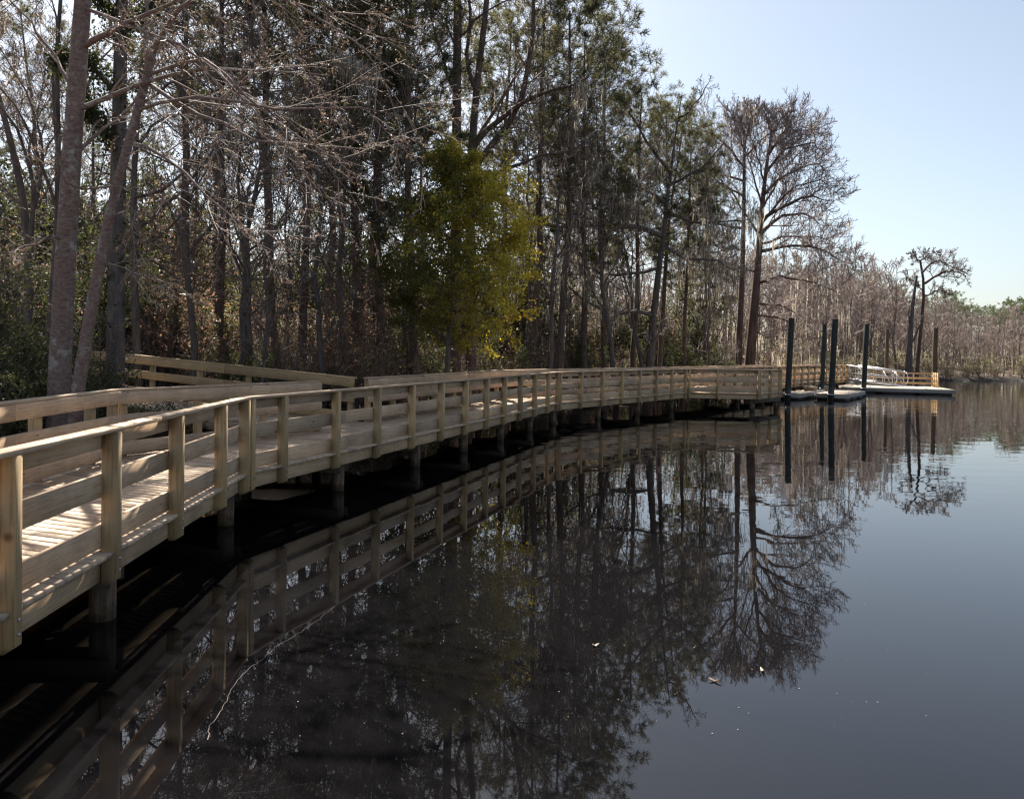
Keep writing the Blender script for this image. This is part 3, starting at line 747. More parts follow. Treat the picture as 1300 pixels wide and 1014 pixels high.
def proto_pine(seed, H=19, r=0.18, c0=0.48, W_=3.3, far=False, nl=36):
    rng = np.random.default_rng(seed); P, R = trunkline(rng, H, r, wig=0.012, taper=0.2)
    prof = lambda t: 0.5+W_*np.sin(np.clip((t-c0+0.06)/(1.10-c0), 0, 1)*math.pi)**0.7
    tr = TB(); tr.tubes(P, R, 9)
    B1, r1 = grow(rng, P, R, nl, (c0, 0.995), (68, 14), prof, seg=5, wig=0.13, up=0.03, up2=0.16, rr=0.32, rend=0.25, rmin=0.012)
    # a few dead stubs lower on the stem
    D1, dr = grow(rng, P, R, 9, (c0*0.45, c0), (80, 15), lambda t: 0.3+1.5*rng.random(t.shape), seg=3, wig=0.2, up=-0.05, rr=0.16, rmin=0.008)
    tr.tubes(B1, r1, 5); tr.tubes(D1, dr, 4)
    B2, r2 = grow(rng, B1, r1, 5 if far else 7, (0.25, 1), (48, 12), ratio=0.5, seg=3, wig=0.15, up=0.08, rr=0.5, rmin=0.009)
    B3, r3 = grow(rng, B2, r2, 3 if far else 4, (0.3, 1), (40, 15), ratio=0.5, seg=2, wig=0.15, up=0.1, rr=0.6, rmin=0.009)
    cr = TB(); cr.tubes(B2, r2, 3, 0); cr.tubes(B3, r3, 3, 0)
    ends = np.concatenate([B3[:, -1], B2[:, -1], B3[:, 1]]); dirs = np.concatenate([B3[:, -1]-B3[:, -2], B2[:, -1]-B2[:, -2], B3[:, -1]-B3[:, -2]])
    cl = np.sin(ends[:, 0]*2.1+seed)*np.sin(ends[:, 1]*2.3+seed*2)+np.sin(ends[:, 2]*2.2+seed)*0.8+rng.normal(size=len(ends))*0.45
    keep = cl > (-0.9 if far else 0.1); ends, dirs = ends[keep], nrm(dirs[keep]+np.array([0, 0, 0.2]))
    needles(cr, rng, ends, dirs, 11 if far else 18, 0.24 if far else 0.22, 0.022 if far else 0.02, 1)
    return {'trunk': tr.build('trunk', MT['bark_far' if far else 'bark_pine']), 'crown': cr.build('crown', [MT['twig'], MT['needle_far' if far else 'needle']], False)}

def proto_bare(seed, H=13, r=0.115, nl=14, c0=0.25, spread=4.0, up=0.10, barkm='bark_dark', twigm='twig', mossy=0, leafy=0, lvl=(7, 5, 4), rmin=0.009, wig=0.03, ang=48):
    rng = np.random.default_rng(seed); P, R = trunkline(rng, H, r, wig=wig, taper=0.12)
    prof = lambda t: 0.6+spread*np.sin(np.clip((t-c0+0.12)/(1.12-c0), 0, 1)*math.pi)**0.8
    tr = TB(); tr.tubes(P, R, 8)
    B1, r1 = grow(rng, P, R, nl, (c0, 0.99), (ang, 14), prof, seg=6, wig=0.14, up=up, rr=0.5, rend=0.2, rmin=0.012)
    tr.tubes(B1, r1, 6)
    B2, r2 = grow(rng, B1, r1, lvl[0], (0.2, 1), (42, 14), ratio=0.55, seg=5, wig=0.16, up=up*0.6, rr=0.5, rmin=rmin*2)
    B3, r3 = grow(rng, B2, r2, lvl[1], (0.15, 1), (42, 16), ratio=0.5, seg=3, wig=0.18, up=up*0.4, rr=0.5, rmin=rmin*1.3)
    B4, r4 = grow(rng, B3, r3, lvl[2], (0.15, 1), (40, 18), ratio=0.55, seg=2, wig=0.18, up=0.03, rr=0.6, rmin=rmin)
    cr = TB(); cr.tubes(B2, r2, 4); cr.tubes(B3, r3, 3); cr.tubes(B4, r4, 3)
    out = {'trunk': tr.build('trunk', MT[barkm])}
    if leafy:
        C = pick(rng, B4, leafy, (0, 1)); cr.leaves(C, 0.075, rng, 1, 0.5)
    if mossy: moss(rng, np.concatenate([pick(rng, B1, mossy//2, (0.3, 1)), pick(rng, B2, mossy//2)]), ln=0.36, tb=cr, mi=2)
    out['crown'] = cr.build('crown', [MT[twigm], MT['leaf_brown'], MT['moss']], False)
    return out

def limbs_px(paths, r0):
    """limbs traced as sight lines with their own distance: list of ([(x,y,Y),...], r_start, r_end)"""
    res = []
    for pts, ra, rb in paths:
        A = np.array([at(*p) for p in pts]); k = 8
        # resample smoothly
        s = np.concatenate([[0], np.cumsum(np.linalg.norm(np.diff(A, axis=0), axis=1))]); u = np.linspace(0, s[-1], k)
        B = np.stack([np.interp(u, s, A[:, i]) for i in range(3)], -1)
        B[1:-1] = (B[:-2]+2*B[1:-1]+B[2:])/4
        res.append((B, np.linspace(ra, rb, k)))
    return np.stack([a for a, _ in res]), np.stack([b_ for _, b_ in res])

def put(name, label, cat, parts, loc, rz=0.0, sc=1.0, group=None, szz=None, tilt=(0, 0)):
    t = thing(name, label, cat, tuple(float(v) for v in loc), group); t.rotation_euler = (tilt[0], tilt[1], rz); t.scale = (sc, sc, sc*(szz or 1))
    for k, me in parts.items(): link(k, me, t)
    return t
def gz(x, y): return float(ground_z(np.array([[x]]), np.array([[y]]))[0, 0])

# hero trees whose limbs are known: local mesh built round its foot
def hero(name, label, cat, trunks, limbs, lv, base, barkm, twigm, seed, leaf=None, mossy=None, sides=12, group=None):
    rng = np.random.default_rng(seed); b_ = np.array(base, float)
    TP, TR = limbs_px(trunks, 0); TP = TP-b_
    tr = TB(); tr.tubes(TP, TR, sides)
    allP, allR = TP, TR
    if limbs:
        LP, LR = limbs_px(limbs, 0); LP = LP-b_; LP[:, 1:-1] += rng.normal(size=LP[:, 1:-1].shape)*0.05
        tr.tubes(LP, LR, 7); allP = np.concatenate([TP, LP]); allR = np.concatenate([TR, LR])
    cr = TB(); last = (LP, LR) if limbs else (TP, TR); lvls = []
    for i, kw in enumerate(lv):
        src = last if not kw.get('all') else (allP, allR)
        kw = {k: v for k, v in kw.items() if k not in ('all', 'sd')}
        last = grow(rng, src[0], src[1], **kw); lvls.append(last)
        (cr if i or not limbs else cr).tubes(last[0], last[1], 5 if i == 0 else 3)
    parts = {}
    mats = [MT[twigm]]
    if leaf:
        mats.append(MT[leaf['mat']])
        C = np.concatenate([pick(rng, l[0], leaf['n']//len(leaf['lv']), (0.1, 1)) for l in [lvls[j] for j in leaf['lv']]])
        C = C+rng.normal(size=C.shape)*leaf.get('jit', 0.03)
        cr.leaves(C, leaf['size'], rng, 1, leaf.get('aspect', 0.45), tint=leaf['tint'](C, rng) if 'tint' in leaf else None)
    parts['trunk'] = tr.build('trunk', MT[barkm])
    if mossy:
        src = np.concatenate([pick(rng, lvls[j][0], q, (0.1, 1), zm) for j, q, zm in mossy['src']])
        if len(src) < 120:      # only a few tufts: they stay in the crown
            moss(rng, src, mossy.get('per', 8), mossy.get('ln', 0.5), mossy.get('w', 0.022), mossy.get('spread', 0.14), tb=cr, mi=len(mats)); mats.append(MT['moss']); mossy = None
    parts['crown'] = cr.build('crown', mats, False)
    if mossy:
        parts['moss'] = moss(rng, src, mossy.get('per', 8), mossy.get('ln', 0.5), mossy.get('w', 0.022), mossy.get('spread', 0.14))
    return put(name, label, cat, parts, b_, group=group)

# --- two pale smooth trunks close behind the inner rail at the left
Y1 = 14.0; b1 = at(73, 560, Y1)
TW = [dict(m=8, t=(0.1, 1), ang=(38, 12), ratio=0.42, seg=6, wig=0.08, up=-0.02, rr=0.45, rmin=0.007),
      dict(m=6, t=(0.1, 1), ang=(32, 12), ratio=0.45, seg=5, wig=0.09, up=-0.04, rr=0.5, rmin=0.005),
      dict(m=5, t=(0.15, 1), ang=(32, 12), ratio=0.5, seg=3, wig=0.1, up=-0.05, rr=0.6, rmin=0.0036)]
hero('pale_trunk_tree', 'upright pale smooth-barked tree, thicker of the two trunks just behind the inner rail', 'tree',
     [([(73, 560, Y1), (76, 440, Y1), (84, 330, Y1), (89, 220, Y1), (97, 110, Y1), (106, 0, Y1), (110, -70, Y1)], 0.195, 0.13)],
     [([(104, 60, Y1), (130, 46, 13.6), (180, 20, 13), (235, -8, 12.4)], 0.06, 0.02),
      ([(97, 140, Y1), (140, 115, 13.8), (230, 92, 13.2), (330, 84, 12.5), (420, 96, 12)], 0.05, 0.008),
      ([(107, -20, Y1), (190, -40, 13), (300, -20, 12.2), (420, 30, 11.6), (500, 90, 11.4)], 0.05, 0.008),
      ([(90, 200, Y1), (130, 170, 14.4), (170, 128, 14.8), (215, 60, 15)], 0.04, 0.008),
      ([(80, 310, Y1), (60, 300, 13.5), (20, 320, 13), (-30, 330, 12.6)], 0.025, 0.005),
      ([(107, -30, Y1), (40, -20, 13.5), (-40, 20, 13)], 0.05, 0.01),
      ([(95, 118, Y1), (60, 60, 14.5), (20, 10, 15), (-30, -50, 15)], 0.035, 0.01),
      ([(106, 10, Y1), (200, 40, 12.8), (300, 110, 12.0), (370, 200, 11.6), (410, 260, 11.4)], 0.035, 0.005)],
     TW, b1, 'bark_pale', 'twig_pale', 11, leaf=dict(mat='bud', n=5500, lv=[1, 2], size=0.036, jit=0.01))
Y2 = 13.6; b2 = at(97, 560, Y2)
hero('pale_trunk_tree', 'leaning pale smooth-barked tree, thinner of the two trunks just behind the inner rail', 'tree',
     [([(92, 560, Y2), (100, 470, Y2), (118, 385, Y2), (134, 290, Y2), (150, 225, Y2), (168, 165, Y2), (186, 105, Y2), (196, 60, Y2)], 0.118, 0.06)],
     [([(134, 290, Y2), (160, 250, 13.2), (175, 290, 12.8), (180, 330, 12.6)], 0.018, 0.004),
      ([(162, 180, Y2), (215, 200, 13), (265, 240, 12.4), (310, 300, 12), (352, 322, 11.8)], 0.035, 0.004),
      ([(186, 105, Y2), (250, 150, 12.8), (330, 175, 12.1), (400, 185, 11.6), (470, 215, 11.4)], 0.04, 0.005),
      ([(190, 95, Y2), (240, 70, 13), (310, 110, 12.3), (370, 170, 11.9), (440, 200, 11.6)], 0.035, 0.005),
      ([(196, 60, Y2), (230, 0, 13.2), (300, -50, 12.7), (380, -30, 12.3), (450, 30, 12)], 0.045, 0.006),
      ([(186, 100, Y2), (180, 40, 14), (190, -40, 14.3), (215, -110, 14.6)], 0.045, 0.01),
      ([(128, 330, Y2), (155, 345, 13.2), (200, 352, 12.8), (235, 370, 12.5)], 0.014, 0.004),
      ([(150, 232, Y2), (110, 240, 13.2), (85, 238, 13.1), (62, 190, 13)], 0.02, 0.005),
      ([(176, 140, Y2), (260, 120, 12.6), (350, 140, 12.0), (440, 120, 11.5), (520, 150, 11.2)], 0.035, 0.004)],
     TW, b2, 'bark_pale', 'twig_pale', 12, leaf=dict(mat='bud', n=6000, lv=[1, 2], size=0.036, jit=0.01))
# --- bare dark tree leaning in from the left edge
Yd = 20.0; b3 = at(20, 500, Yd)
hero('bare_tree', 'dark leafless tree with crooked forking limbs against the sky at the far left edge', 'tree',
     [([(25, 500, Yd), (34, 420, Yd), (42, 330, Yd), (30, 250, Yd), (10, 160, Yd), (-20, 60, Yd)], 0.14, 0.05),
      ([(52, 500, Yd), (66, 400, Yd), (72, 320, Yd), (76, 240, Yd), (73, 150, Yd), (70, 60, Yd), (80, -40, Yd)], 0.10, 0.04)],
     [([(40, 330, Yd), (40, 230, 19.5), (20, 150, 19), (-20, 100, 18.6)], 0.07, 0.02),
      ([(42, 270, Yd), (55, 180, 20.4), (30, 110, 20.8), (0, 60, 21)], 0.05, 0.015),
      ([(70, 260, Yd), (40, 170, 19.6), (10, 120, 19.3), (-30, 90, 19)], 0.05, 0.012),
      ([(72, 180, Yd), (60, 110, 20.3), (80, 40, 20.6), (60, -40, 20.8)], 0.05, 0.012),
      ([(76, 200, Yd), (100, 130, 20.5), (140, 70, 21), (160, 0, 21.3)], 0.045, 0.012),
      ([(33, 400, Yd), (0, 330, 19.8), (-30, 280, 19.6)], 0.05, 0.012)],
     [dict(m=8, t=(0.15, 1), ang=(48, 14), ratio=0.5, seg=6, wig=0.16, up=0.03, rr=0.45, rmin=0.008),
      dict(m=6, t=(0.1, 1), ang=(45, 14), ratio=0.5, seg=4, wig=0.16, up=0.02, rr=0.5, rmin=0.005),
      dict(m=5, t=(0.1, 1), ang=(42, 14), ratio=0.5, seg=2, wig=0.16, up=0.02, rr=0.6, rmin=0.0035)],
     b3, 'bark_dark', 'twig', 13)
# --- trunk wrapped in dark vine leaves behind the pale pair
Yv = 19.0; b4 = at(152, 500, Yv)
hero('vine_covered_tree', 'broad trunk thickly wrapped in dark vine leaves behind the two pale trunks', 'tree',
     [([(146, 500, Yv), (147, 400, Yv), (150, 250, Yv), (152, 100, Yv), (156, -60, Yv)], 0.22, 0.13)],
     [([(150, 120, Yv), (110, 70, 18.6), (75, 60, 18.4), (70, 90, 18.3)], 0.07, 0.02),
      ([(152, 60, Yv), (190, 10, 19.3), (230, -60, 19.6)], 0.08, 0.02),
      ([(150, 190, Yv), (115, 150, 18.6), (95, 110, 18.3)], 0.05, 0.02),
      ([(153, 30, Yv), (120, -10, 18.7), (80, -40, 18.5)], 0.06, 0.02)],
     [dict(all=1, m=26, t=(0.05, 1), ang=(70, 18), ratio=0.06, seg=3, wig=0.3, up=0.0, rr=0.2, rmin=0.006, shape=0),
      dict(m=5, t=(0.2, 1), ang=(50, 20), ratio=0.7, seg=2, wig=0.2, up=0.0, rr=0.6, rmin=0.004)],
     b4, 'bark_dark', 'twig', 14, leaf=dict(mat='leaf_dark', n=9000, lv=[0, 1], size=0.09, jit=0.12, aspect=0.6))
# --- arching bare limbs framing the sky hole
Ya = 22.0; b5 = at(185, 500, Ya)
hero('bare_tree', 'leafless tree whose limbs arch like ribs across the bright gap beside the vine-wrapped trunk', 'tree',
     [([(176, 500, Ya), (172, 400, Ya), (168, 300, Ya), (170, 200, Ya), (178, 100, Ya), (190, 0, Ya)], 0.12, 0.05)],
     [([(170, 250, Ya), (205, 250, 21.6), (245, 200, 21.3), (268, 140, 21)], 0.06, 0.015),
      ([(168, 290, Ya), (205, 270, 22.3), (250, 220, 22.6), (280, 170, 22.8)], 0.06, 0.02),
      ([(169, 310, Ya), (200, 305, 21.7), (235, 265, 21.5), (265, 225, 21.4)], 0.05, 0.012),
      ([(170, 190, Ya), (200, 150, 22), (240, 145, 22.1), (290, 160, 22.2)], 0.05, 0.012),
      ([(172, 150, Ya), (205, 105, 21.5), (245, 95, 21.3), (300, 100, 21)], 0.05, 0.015),
      ([(180, 90, Ya), (210, 40, 22), (260, 10, 22.4)], 0.04, 0.01),
      ([(170, 220, Ya), (140, 190, 22), (115, 150, 22), (100, 90, 22)], 0.04, 0.01)],
     [dict(m=7, t=(0.15, 1), ang=(45, 14), ratio=0.45, seg=5, wig=0.14, up=0.04, rr=0.42, rmin=0.008),
      dict(m=6, t=(0.1, 1), ang=(42, 14), ratio=0.5, seg=3, wig=0.16, up=0.03, rr=0.5, rmin=0.005),
      dict(m=4, t=(0.1, 1), ang=(40, 14), ratio=0.5, seg=2, wig=0.16, up=0.02, rr=0.6, rmin=0.004)],
     b5, 'bark_dark', 'twig', 15)
# --- forked giant in the middle
Yf = 31.0; b6 = at(585, 500, Yf)
hero('forked_tree', 'tall tree forking above the yellow-green leaves, with a long limb reaching right', 'tree',
     [([(577, 500, Yf), (578, 380, Yf), (579, 250, Yf), (580, 120, Yf), (581, 0, Yf), (582, -130, Yf)], 0.24, 0.13),
      ([(598, 500, 31.6), (597, 350, 31.6), (597, 240, 31.6), (598, 150, 31.6), (604, 110, 31.6), (614, 50, 31.6), (622, -40, 31.6)], 0.24, 0.10)],
     [([(599, 190, 31.6), (640, 140, 31), (690, 115, 30.4), (730, 110, 30), (748, 98, 29.8)], 0.14, 0.03),
      ([(601, 215, 31.6), (640, 165, 31.3), (668, 125, 31), (674, 60, 30.8), (676, -20, 30.6)], 0.15, 0.06),
      ([(598, 190, 31.6), (620, 150, 32), (655, 100, 32.5), (690, 30, 33)], 0.09, 0.03),
      ([(603, 115, 31.6), (590, 60, 31.5), (596, 0, 31.5), (590, -60, 31.5)], 0.09, 0.04),
      ([(602, 240, 31.6), (650, 210, 31), (720, 190, 30.5), (760, 185, 30.2)], 0.09, 0.02),
      ([(579, 120, Yf), (560, 80, 30.7), (548, 20, 30.5), (550, -50, 30.4)], 0.06, 0.02),
      ([(580, 50, Yf), (620, 10, 30.6), (660, -10, 30.3)], 0.06, 0.02),
      ([(578, 210, Yf), (545, 150, 30.6), (520, 120, 30.4)], 0.04, 0.012),
      ([(581, 60, Yf), (560, 20, 31.4), (530, -20, 31.6)], 0.05, 0.015)],
     [dict(m=9, t=(0.15, 1), ang=(48, 14), ratio=0.38, seg=6, wig=0.15, up=0.05, rr=0.4, rmin=0.012),
      dict(m=7, t=(0.1, 1), ang=(42, 14), ratio=0.45, seg=4, wig=0.16, up=0.03, rr=0.5, rmin=0.008),
      dict(m=5, t=(0.1, 1), ang=(40, 14), ratio=0.5, seg=2, wig=0.16, up=0.02, rr=0.6, rmin=0.006)],
     b6, 'bark_pine', 'twig', 16, mossy=dict(src=[(0, 26, None)], per=8, ln=0.4, w=0.02))
# --- yellow-green broadleaf in front of it
Ye = 24.0; b7 = at(572, 560, Ye); rngE = np.random.default_rng(5)
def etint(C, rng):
    # sunlight painted into the tint: brighter leaf clusters, yellower towards the right-hand side
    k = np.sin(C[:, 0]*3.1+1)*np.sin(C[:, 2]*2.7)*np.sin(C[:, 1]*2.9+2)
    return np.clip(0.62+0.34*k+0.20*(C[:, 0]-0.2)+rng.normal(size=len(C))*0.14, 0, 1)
lim = []
for i in range(46):
    a_ = i*2.4+rngE.random(); f = (i+rngE.random())/46; y0 = 450-218*f; x0 = 574+rngE.normal()*6
    rr_ = (1.9*math.sin(math.pi*min(1, 0.20+0.80*f))+0.5)*(0.7+0.45*rngE.random())
    if 0.1 < f < 0.6 and math.cos(a_) < 0: rr_ *= 1.3
    if i % 4 == 0: rr_ *= 0.55
    dx = rr_*math.cos(a_)*1000/Ye; dy = 1.1*rr_*math.sin(a_)
    rise = 25+rngE.random()*40
    lim.append(([(x0, y0, Ye), (x0+dx*0.5+10*f, y0-rise*0.5, Ye+dy*0.5), (x0+dx+16*f, y0-rise, Ye+dy)], 0.03, 0.008))
hero('evergreen_tree', 'leafy tree with glowing yellow-green leaves behind the rail bend in the middle', 'tree',
     [([(566, 560, Ye), (568, 440, Ye), (576, 350, Ye), (580, 270, Ye), (586, 205, Ye)], 0.11, 0.02)], lim,
     [dict(m=8, t=(0.25, 1), ang=(48, 15), ratio=0.5, seg=4, wig=0.15, up=0.03, rr=0.45, rmin=0.006),
      dict(m=5, t=(0.2, 1), ang=(45, 15), ratio=0.55, seg=3, wig=0.15, up=0.03, rr=0.5, rmin=0.004)],
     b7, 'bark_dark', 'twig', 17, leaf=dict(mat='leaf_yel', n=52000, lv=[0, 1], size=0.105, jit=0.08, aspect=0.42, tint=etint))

# --- old moss-hung tree with long level limbs
Ym = 41.0; b12 = at(822, 520, Ym)
hero('mossy_tree', 'old moss-hung tree with long level limbs reaching left, beside the last tall pines', 'tree',
     [([(822, 520, Ym), (826, 440, Ym), (832, 370, Ym), (842, 300, Ym), (850, 230, Ym), (858, 160, Ym), (866, 118, Ym)], 0.26, 0.02)],
     [([(842, 300, Ym), (800, 283, 40.4), (740, 292, 39.6), (690, 286, 39), (640, 268, 38.4)], 0.14, 0.03),
      ([(836, 340, Ym), (800, 350, 40.4), (750, 345, 39.8), (700, 352, 39.3)], 0.10, 0.02),
      ([(830, 400, Ym), (780, 398, 40.2), (735, 378, 39.7), (695, 345, 39.2), (675, 340, 39)], 0.11, 0.03),
      ([(846, 270, Ym), (880, 285, 41.5), (920, 283, 42), (960, 276, 42.5)], 0.09, 0.02),
      ([(850, 235, Ym), (890, 215, 40.5), (915, 190, 40), (925, 170, 39.6)], 0.09, 0.02),
      ([(852, 220, Ym), (820, 180, 41.5), (800, 150, 42), (790, 110, 42.4)], 0.09, 0.02),
      ([(840, 310, Ym), (870, 330, 40.3), (905, 330, 39.8), (940, 345, 39.4)], 0.09, 0.02),
      ([(846, 260, Ym), (810, 235, 40.3), (775, 230, 39.8), (745, 205, 39.4)], 0.09, 0.02),
      ([(860, 150, Ym), (885, 130, 40.6), (900, 105, 40.3)], 0.07, 0.02)],
     [dict(m=9, t=(0.15, 1), ang=(48, 14), ratio=0.40, seg=6, wig=0.15, up=0.06, rr=0.4, rmin=0.015),
      dict(m=7, t=(0.1, 1), ang=(44, 14), ratio=0.45, seg=4, wig=0.16, up=0.05, rr=0.5, rmin=0.011),
      dict(m=5, t=(0.1, 1), ang=(42, 14), ratio=0.5, seg=2, wig=0.16, up=0.06, rr=0.6, rmin=0.010)],
     b12, 'bark_dark', 'twig', 26, mossy=dict(src=[(0, 240, 12), (1, 110, 12)], per=8, ln=0.75, w=0.028, spread=0.18))
rngm = np.random.default_rng(88)
def mossclump(x0, x1, y0, y1, Y, n_, lab):
    c = at((x0+x1)/2, y0, Y); P_ = np.array([at(x0+(x1-x0)*q, y0+(y1-y0)*(0.15+0.6*q), Y+rngm.normal()*0.15) for q in rngm.random(n_)])-c
    tb = TB(); tb.tubes((np.array([at(x0-18, y0-8, Y), at((x0+x1)/2, y0+(y1-y0)*0.35, Y), at(x1+12, y1-14, Y)])-c)[None], np.array([[0.02, 0.014, 0.006]]), 5, 1)
    moss(rngm, P_, per=9, ln=0.42, w=0.022, spread=0.12, tb=tb, mi=0)
    put('spanish_moss', lab, 'moss', {'strands': tb.build('strands', [MT['moss'], MT['twig']], False)}, c)
mossclump(428, 474, 62, 100, 22.5, 34, 'pale pinkish clump of hanging moss catching the sun high left of centre')
mossclump(728, 748, 98, 118, 29.8, 12, 'small pale tuft of moss at the tip of the long limb')
# --- the two bald cypresses at the platform
Yc = 54.0
CL = [dict(m=12, t=(0.12, 1), ang=(42, 10), ratio=0.62, seg=6, wig=0.10, up=0.08, rr=0.40, rmin=0.022),
      dict(m=9, t=(0.1, 1), ang=(42, 12), ratio=0.5, seg=4, wig=0.12, up=0.10, rr=0.5, rmin=0.018),
      dict(m=8, t=(0.1, 1), ang=(48, 16), ratio=0.42, seg=2, wig=0.16, up=0.22, rr=0.6, rmin=0.016)]
b8 = at(938, 520, Yc)
hero('bald_cypress', 'slim straight bald cypress, left one of the leafless pair behind the platform', 'tree',
     [([(936, 520, Yc), (937, 455, Yc), (941, 380, Yc), (944, 300, Yc), (945, 210, Yc), (945, 165, Yc)], 0.27, 0.08)],
     [([(945, 212, Yc), (920, 180, 53.5), (890, 165, 53), (868, 160, 52.6)], 0.10, 0.02),
      ([(945, 190, Yc), (930, 150, 54), (925, 138, 54.2)], 0.08, 0.02),
      ([(944, 230, Yc), (915, 222, 54.6), (885, 215, 55), (862, 222, 55.2)], 0.09, 0.02),
      ([(945, 250, Yc), (925, 238, 53.4), (905, 225, 53), (885, 240, 52.6)], 0.08, 0.02),
      ([(945, 180, Yc), (955, 150, 54), (965, 136, 54)], 0.08, 0.02),
      ([(943, 290, Yc), (915, 285, 53.6), (880, 280, 53), (850, 285, 52.5)], 0.10, 0.02),
      ([(945, 200, Yc), (975, 170, 55), (1000, 160, 55.5)], 0.08, 0.02),
      ([(945, 170, Yc), (940, 150, 53.5), (950, 135, 53)], 0.06, 0.02)],
     CL, b8, 'bark_cyp', 'twig_red', 21, mossy=dict(src=[(0, 60, None), (1, 30, 12)], per=8, ln=0.9, w=0.035, spread=0.2))
b9 = at(952, 520, Yc)
hero('bald_cypress', 'thick bald cypress with moss-hung limbs sweeping right, right one of the leafless pair', 'tree',
     [([(949, 520, Yc), (951, 455, Yc), (957, 400, Yc), (963, 330, Yc), (966, 270, Yc), (971, 220, Yc), (980, 165, Yc)], 0.42, 0.07)],
     [([(966, 280, Yc), (990, 262, 53.5), (1030, 248, 53), (1058, 256, 52.5)], 0.15, 0.02),
      ([(964, 300, Yc), (985, 278, 54.3), (1015, 268, 54.7), (1040, 285, 55)], 0.16, 0.03),
      ([(962, 320, Yc), (995, 312, 53.4), (1040, 315, 53), (1066, 330, 52.6)], 0.14, 0.02),
      ([(968, 250, Yc), (1000, 220, 54.4), (1040, 205, 54.8), (1048, 215, 55)], 0.12, 0.02),
      ([(971, 220, Yc), (1000, 185, 53.5), (1035, 178, 53.2), (1038, 190, 53)], 0.11, 0.02),
      ([(974, 200, Yc), (1000, 160, 54.3), (1020, 150, 54.6)], 0.10, 0.02),
      ([(978, 180, Yc), (975, 150, 53.6), (968, 138, 53.4)], 0.08, 0.02),
      ([(980, 168, Yc), (995, 148, 54), (1004, 140, 54)], 0.08, 0.02),
      ([(965, 300, Yc), (940, 260, 53.4), (925, 235, 53), (905, 220, 52.8)], 0.10, 0.02),
      ([(967, 260, Yc), (955, 220, 54.6), (948, 190, 55), (935, 175, 55.2)], 0.08, 0.02),
      ([(966, 285, Yc), (1000, 240, 53), (1045, 225, 52.4), (1052, 235, 52)], 0.10, 0.02),
      ([(976, 190, Yc), (1010, 165, 54.8), (1035, 165, 55.2)], 0.08, 0.02),
      ([(966, 270, Yc), (985, 230, 55), (1010, 195, 56), (1030, 185, 56.5)], 0.09, 0.02),
      ([(964, 310, Yc), (1000, 300, 55), (1050, 300, 56), (1060, 310, 56.5)], 0.10, 0.02),
      ([(970, 230, Yc), (960, 190, 53), (945, 160, 52.5)], 0.07, 0.02),
      ([(960, 360, Yc), (990, 350, 53.2), (1030, 358, 52.6), (1065, 372, 52.2)], 0.11, 0.02),
      ([(958, 385, Yc), (985, 385, 54.5), (1020, 400, 54.8), (1035, 425, 55)], 0.09, 0.02),
      ([(957, 400, Yc), (990, 402, 53.5), (1015, 415, 53.1), (1040, 440, 52.8)], 0.08, 0.015),
      ([(962, 345, Yc), (935, 340, 53.6), (905, 345, 53), (880, 340, 52.7)], 0.09, 0.02),
      ([(955, 420, Yc), (975, 430, 53.6), (990, 445, 53.3)], 0.05, 0.012)],
     CL, b9, 'bark_cyp', 'twig_red', 22, mossy=dict(src=[(0, 150, 10.5), (1, 110, 10), (0, 30, None)], per=9, ln=0.95, w=0.035, spread=0.22))
# --- distant landmark trees on the right
Yr = 80.0; b10 = at(1165, 500, Yr)
hero('flat_topped_cypress', 'leafless flat-topped cypress standing above the far woods at the right', 'tree',
     [([(1162, 500, Yr), (1166, 440, Yr), (1172, 390, Yr), (1174, 350, Yr), (1168, 330, Yr)], 0.26, 0.10)],
     [([(1174, 360, Yr), (1190, 348, 79), (1210, 342, 78), (1226, 350, 77)], 0.13, 0.03),
      ([(1172, 345, Yr), (1185, 330, 80.5), (1200, 335, 81), (1215, 340, 81.5)], 0.11, 0.03),
      ([(1169, 332, Yr), (1160, 325, 80), (1155, 322, 80)], 0.09, 0.02),
      ([(1168, 332, Yr), (1180, 322, 80), (1190, 320, 80)], 0.09, 0.02),
      ([(1174, 375, Yr), (1190, 368, 79), (1205, 372, 78.5)], 0.09, 0.02),
      ([(1173, 370, Yr), (1158, 355, 80), (1150, 352, 80)], 0.08, 0.02)],
     [dict(m=12, t=(0.15, 1), ang=(48, 12), ratio=0.5, seg=4, wig=0.14, up=0.05, rr=0.45, rmin=0.028),
      dict(m=9, t=(0.1, 1), ang=(44, 14), ratio=0.42, seg=3, wig=0.14, up=0.08, rr=0.5, rmin=0.024),
      dict(m=6, t=(0.1, 1), ang=(45, 14), ratio=0.6, seg=2, wig=0.16, up=0.1, rr=0.6, rmin=0.022)],
     b10, 'bark_cyp', 'twig', 23)
Ys = 78.0; b11 = at(1155, 505, Ys)
hero('snag', 'dark twisted dead trunk without branches left of the flat-topped cypress', 'tree',
     [([(1153, 505, Ys), (1154, 450, Ys), (1156, 410, Ys), (1159, 380, Ys), (1164, 350, Ys)], 0.42, 0.10)],
     [([(1156, 415, Ys), (1153, 400, 77.8), (1154, 388, 77.7)], 0.12, 0.03), ([(1155, 440, Ys), (1165, 420, 78.2), (1172, 400, 78.3)], 0.13, 0.08)],
     [dict(m=3, t=(0.3, 1), ang=(50, 12), ratio=0.3, seg=3, wig=0.2, up=0.05, rr=0.4, rmin=0.02)], b11, 'bark_dark', 'twig', 24)

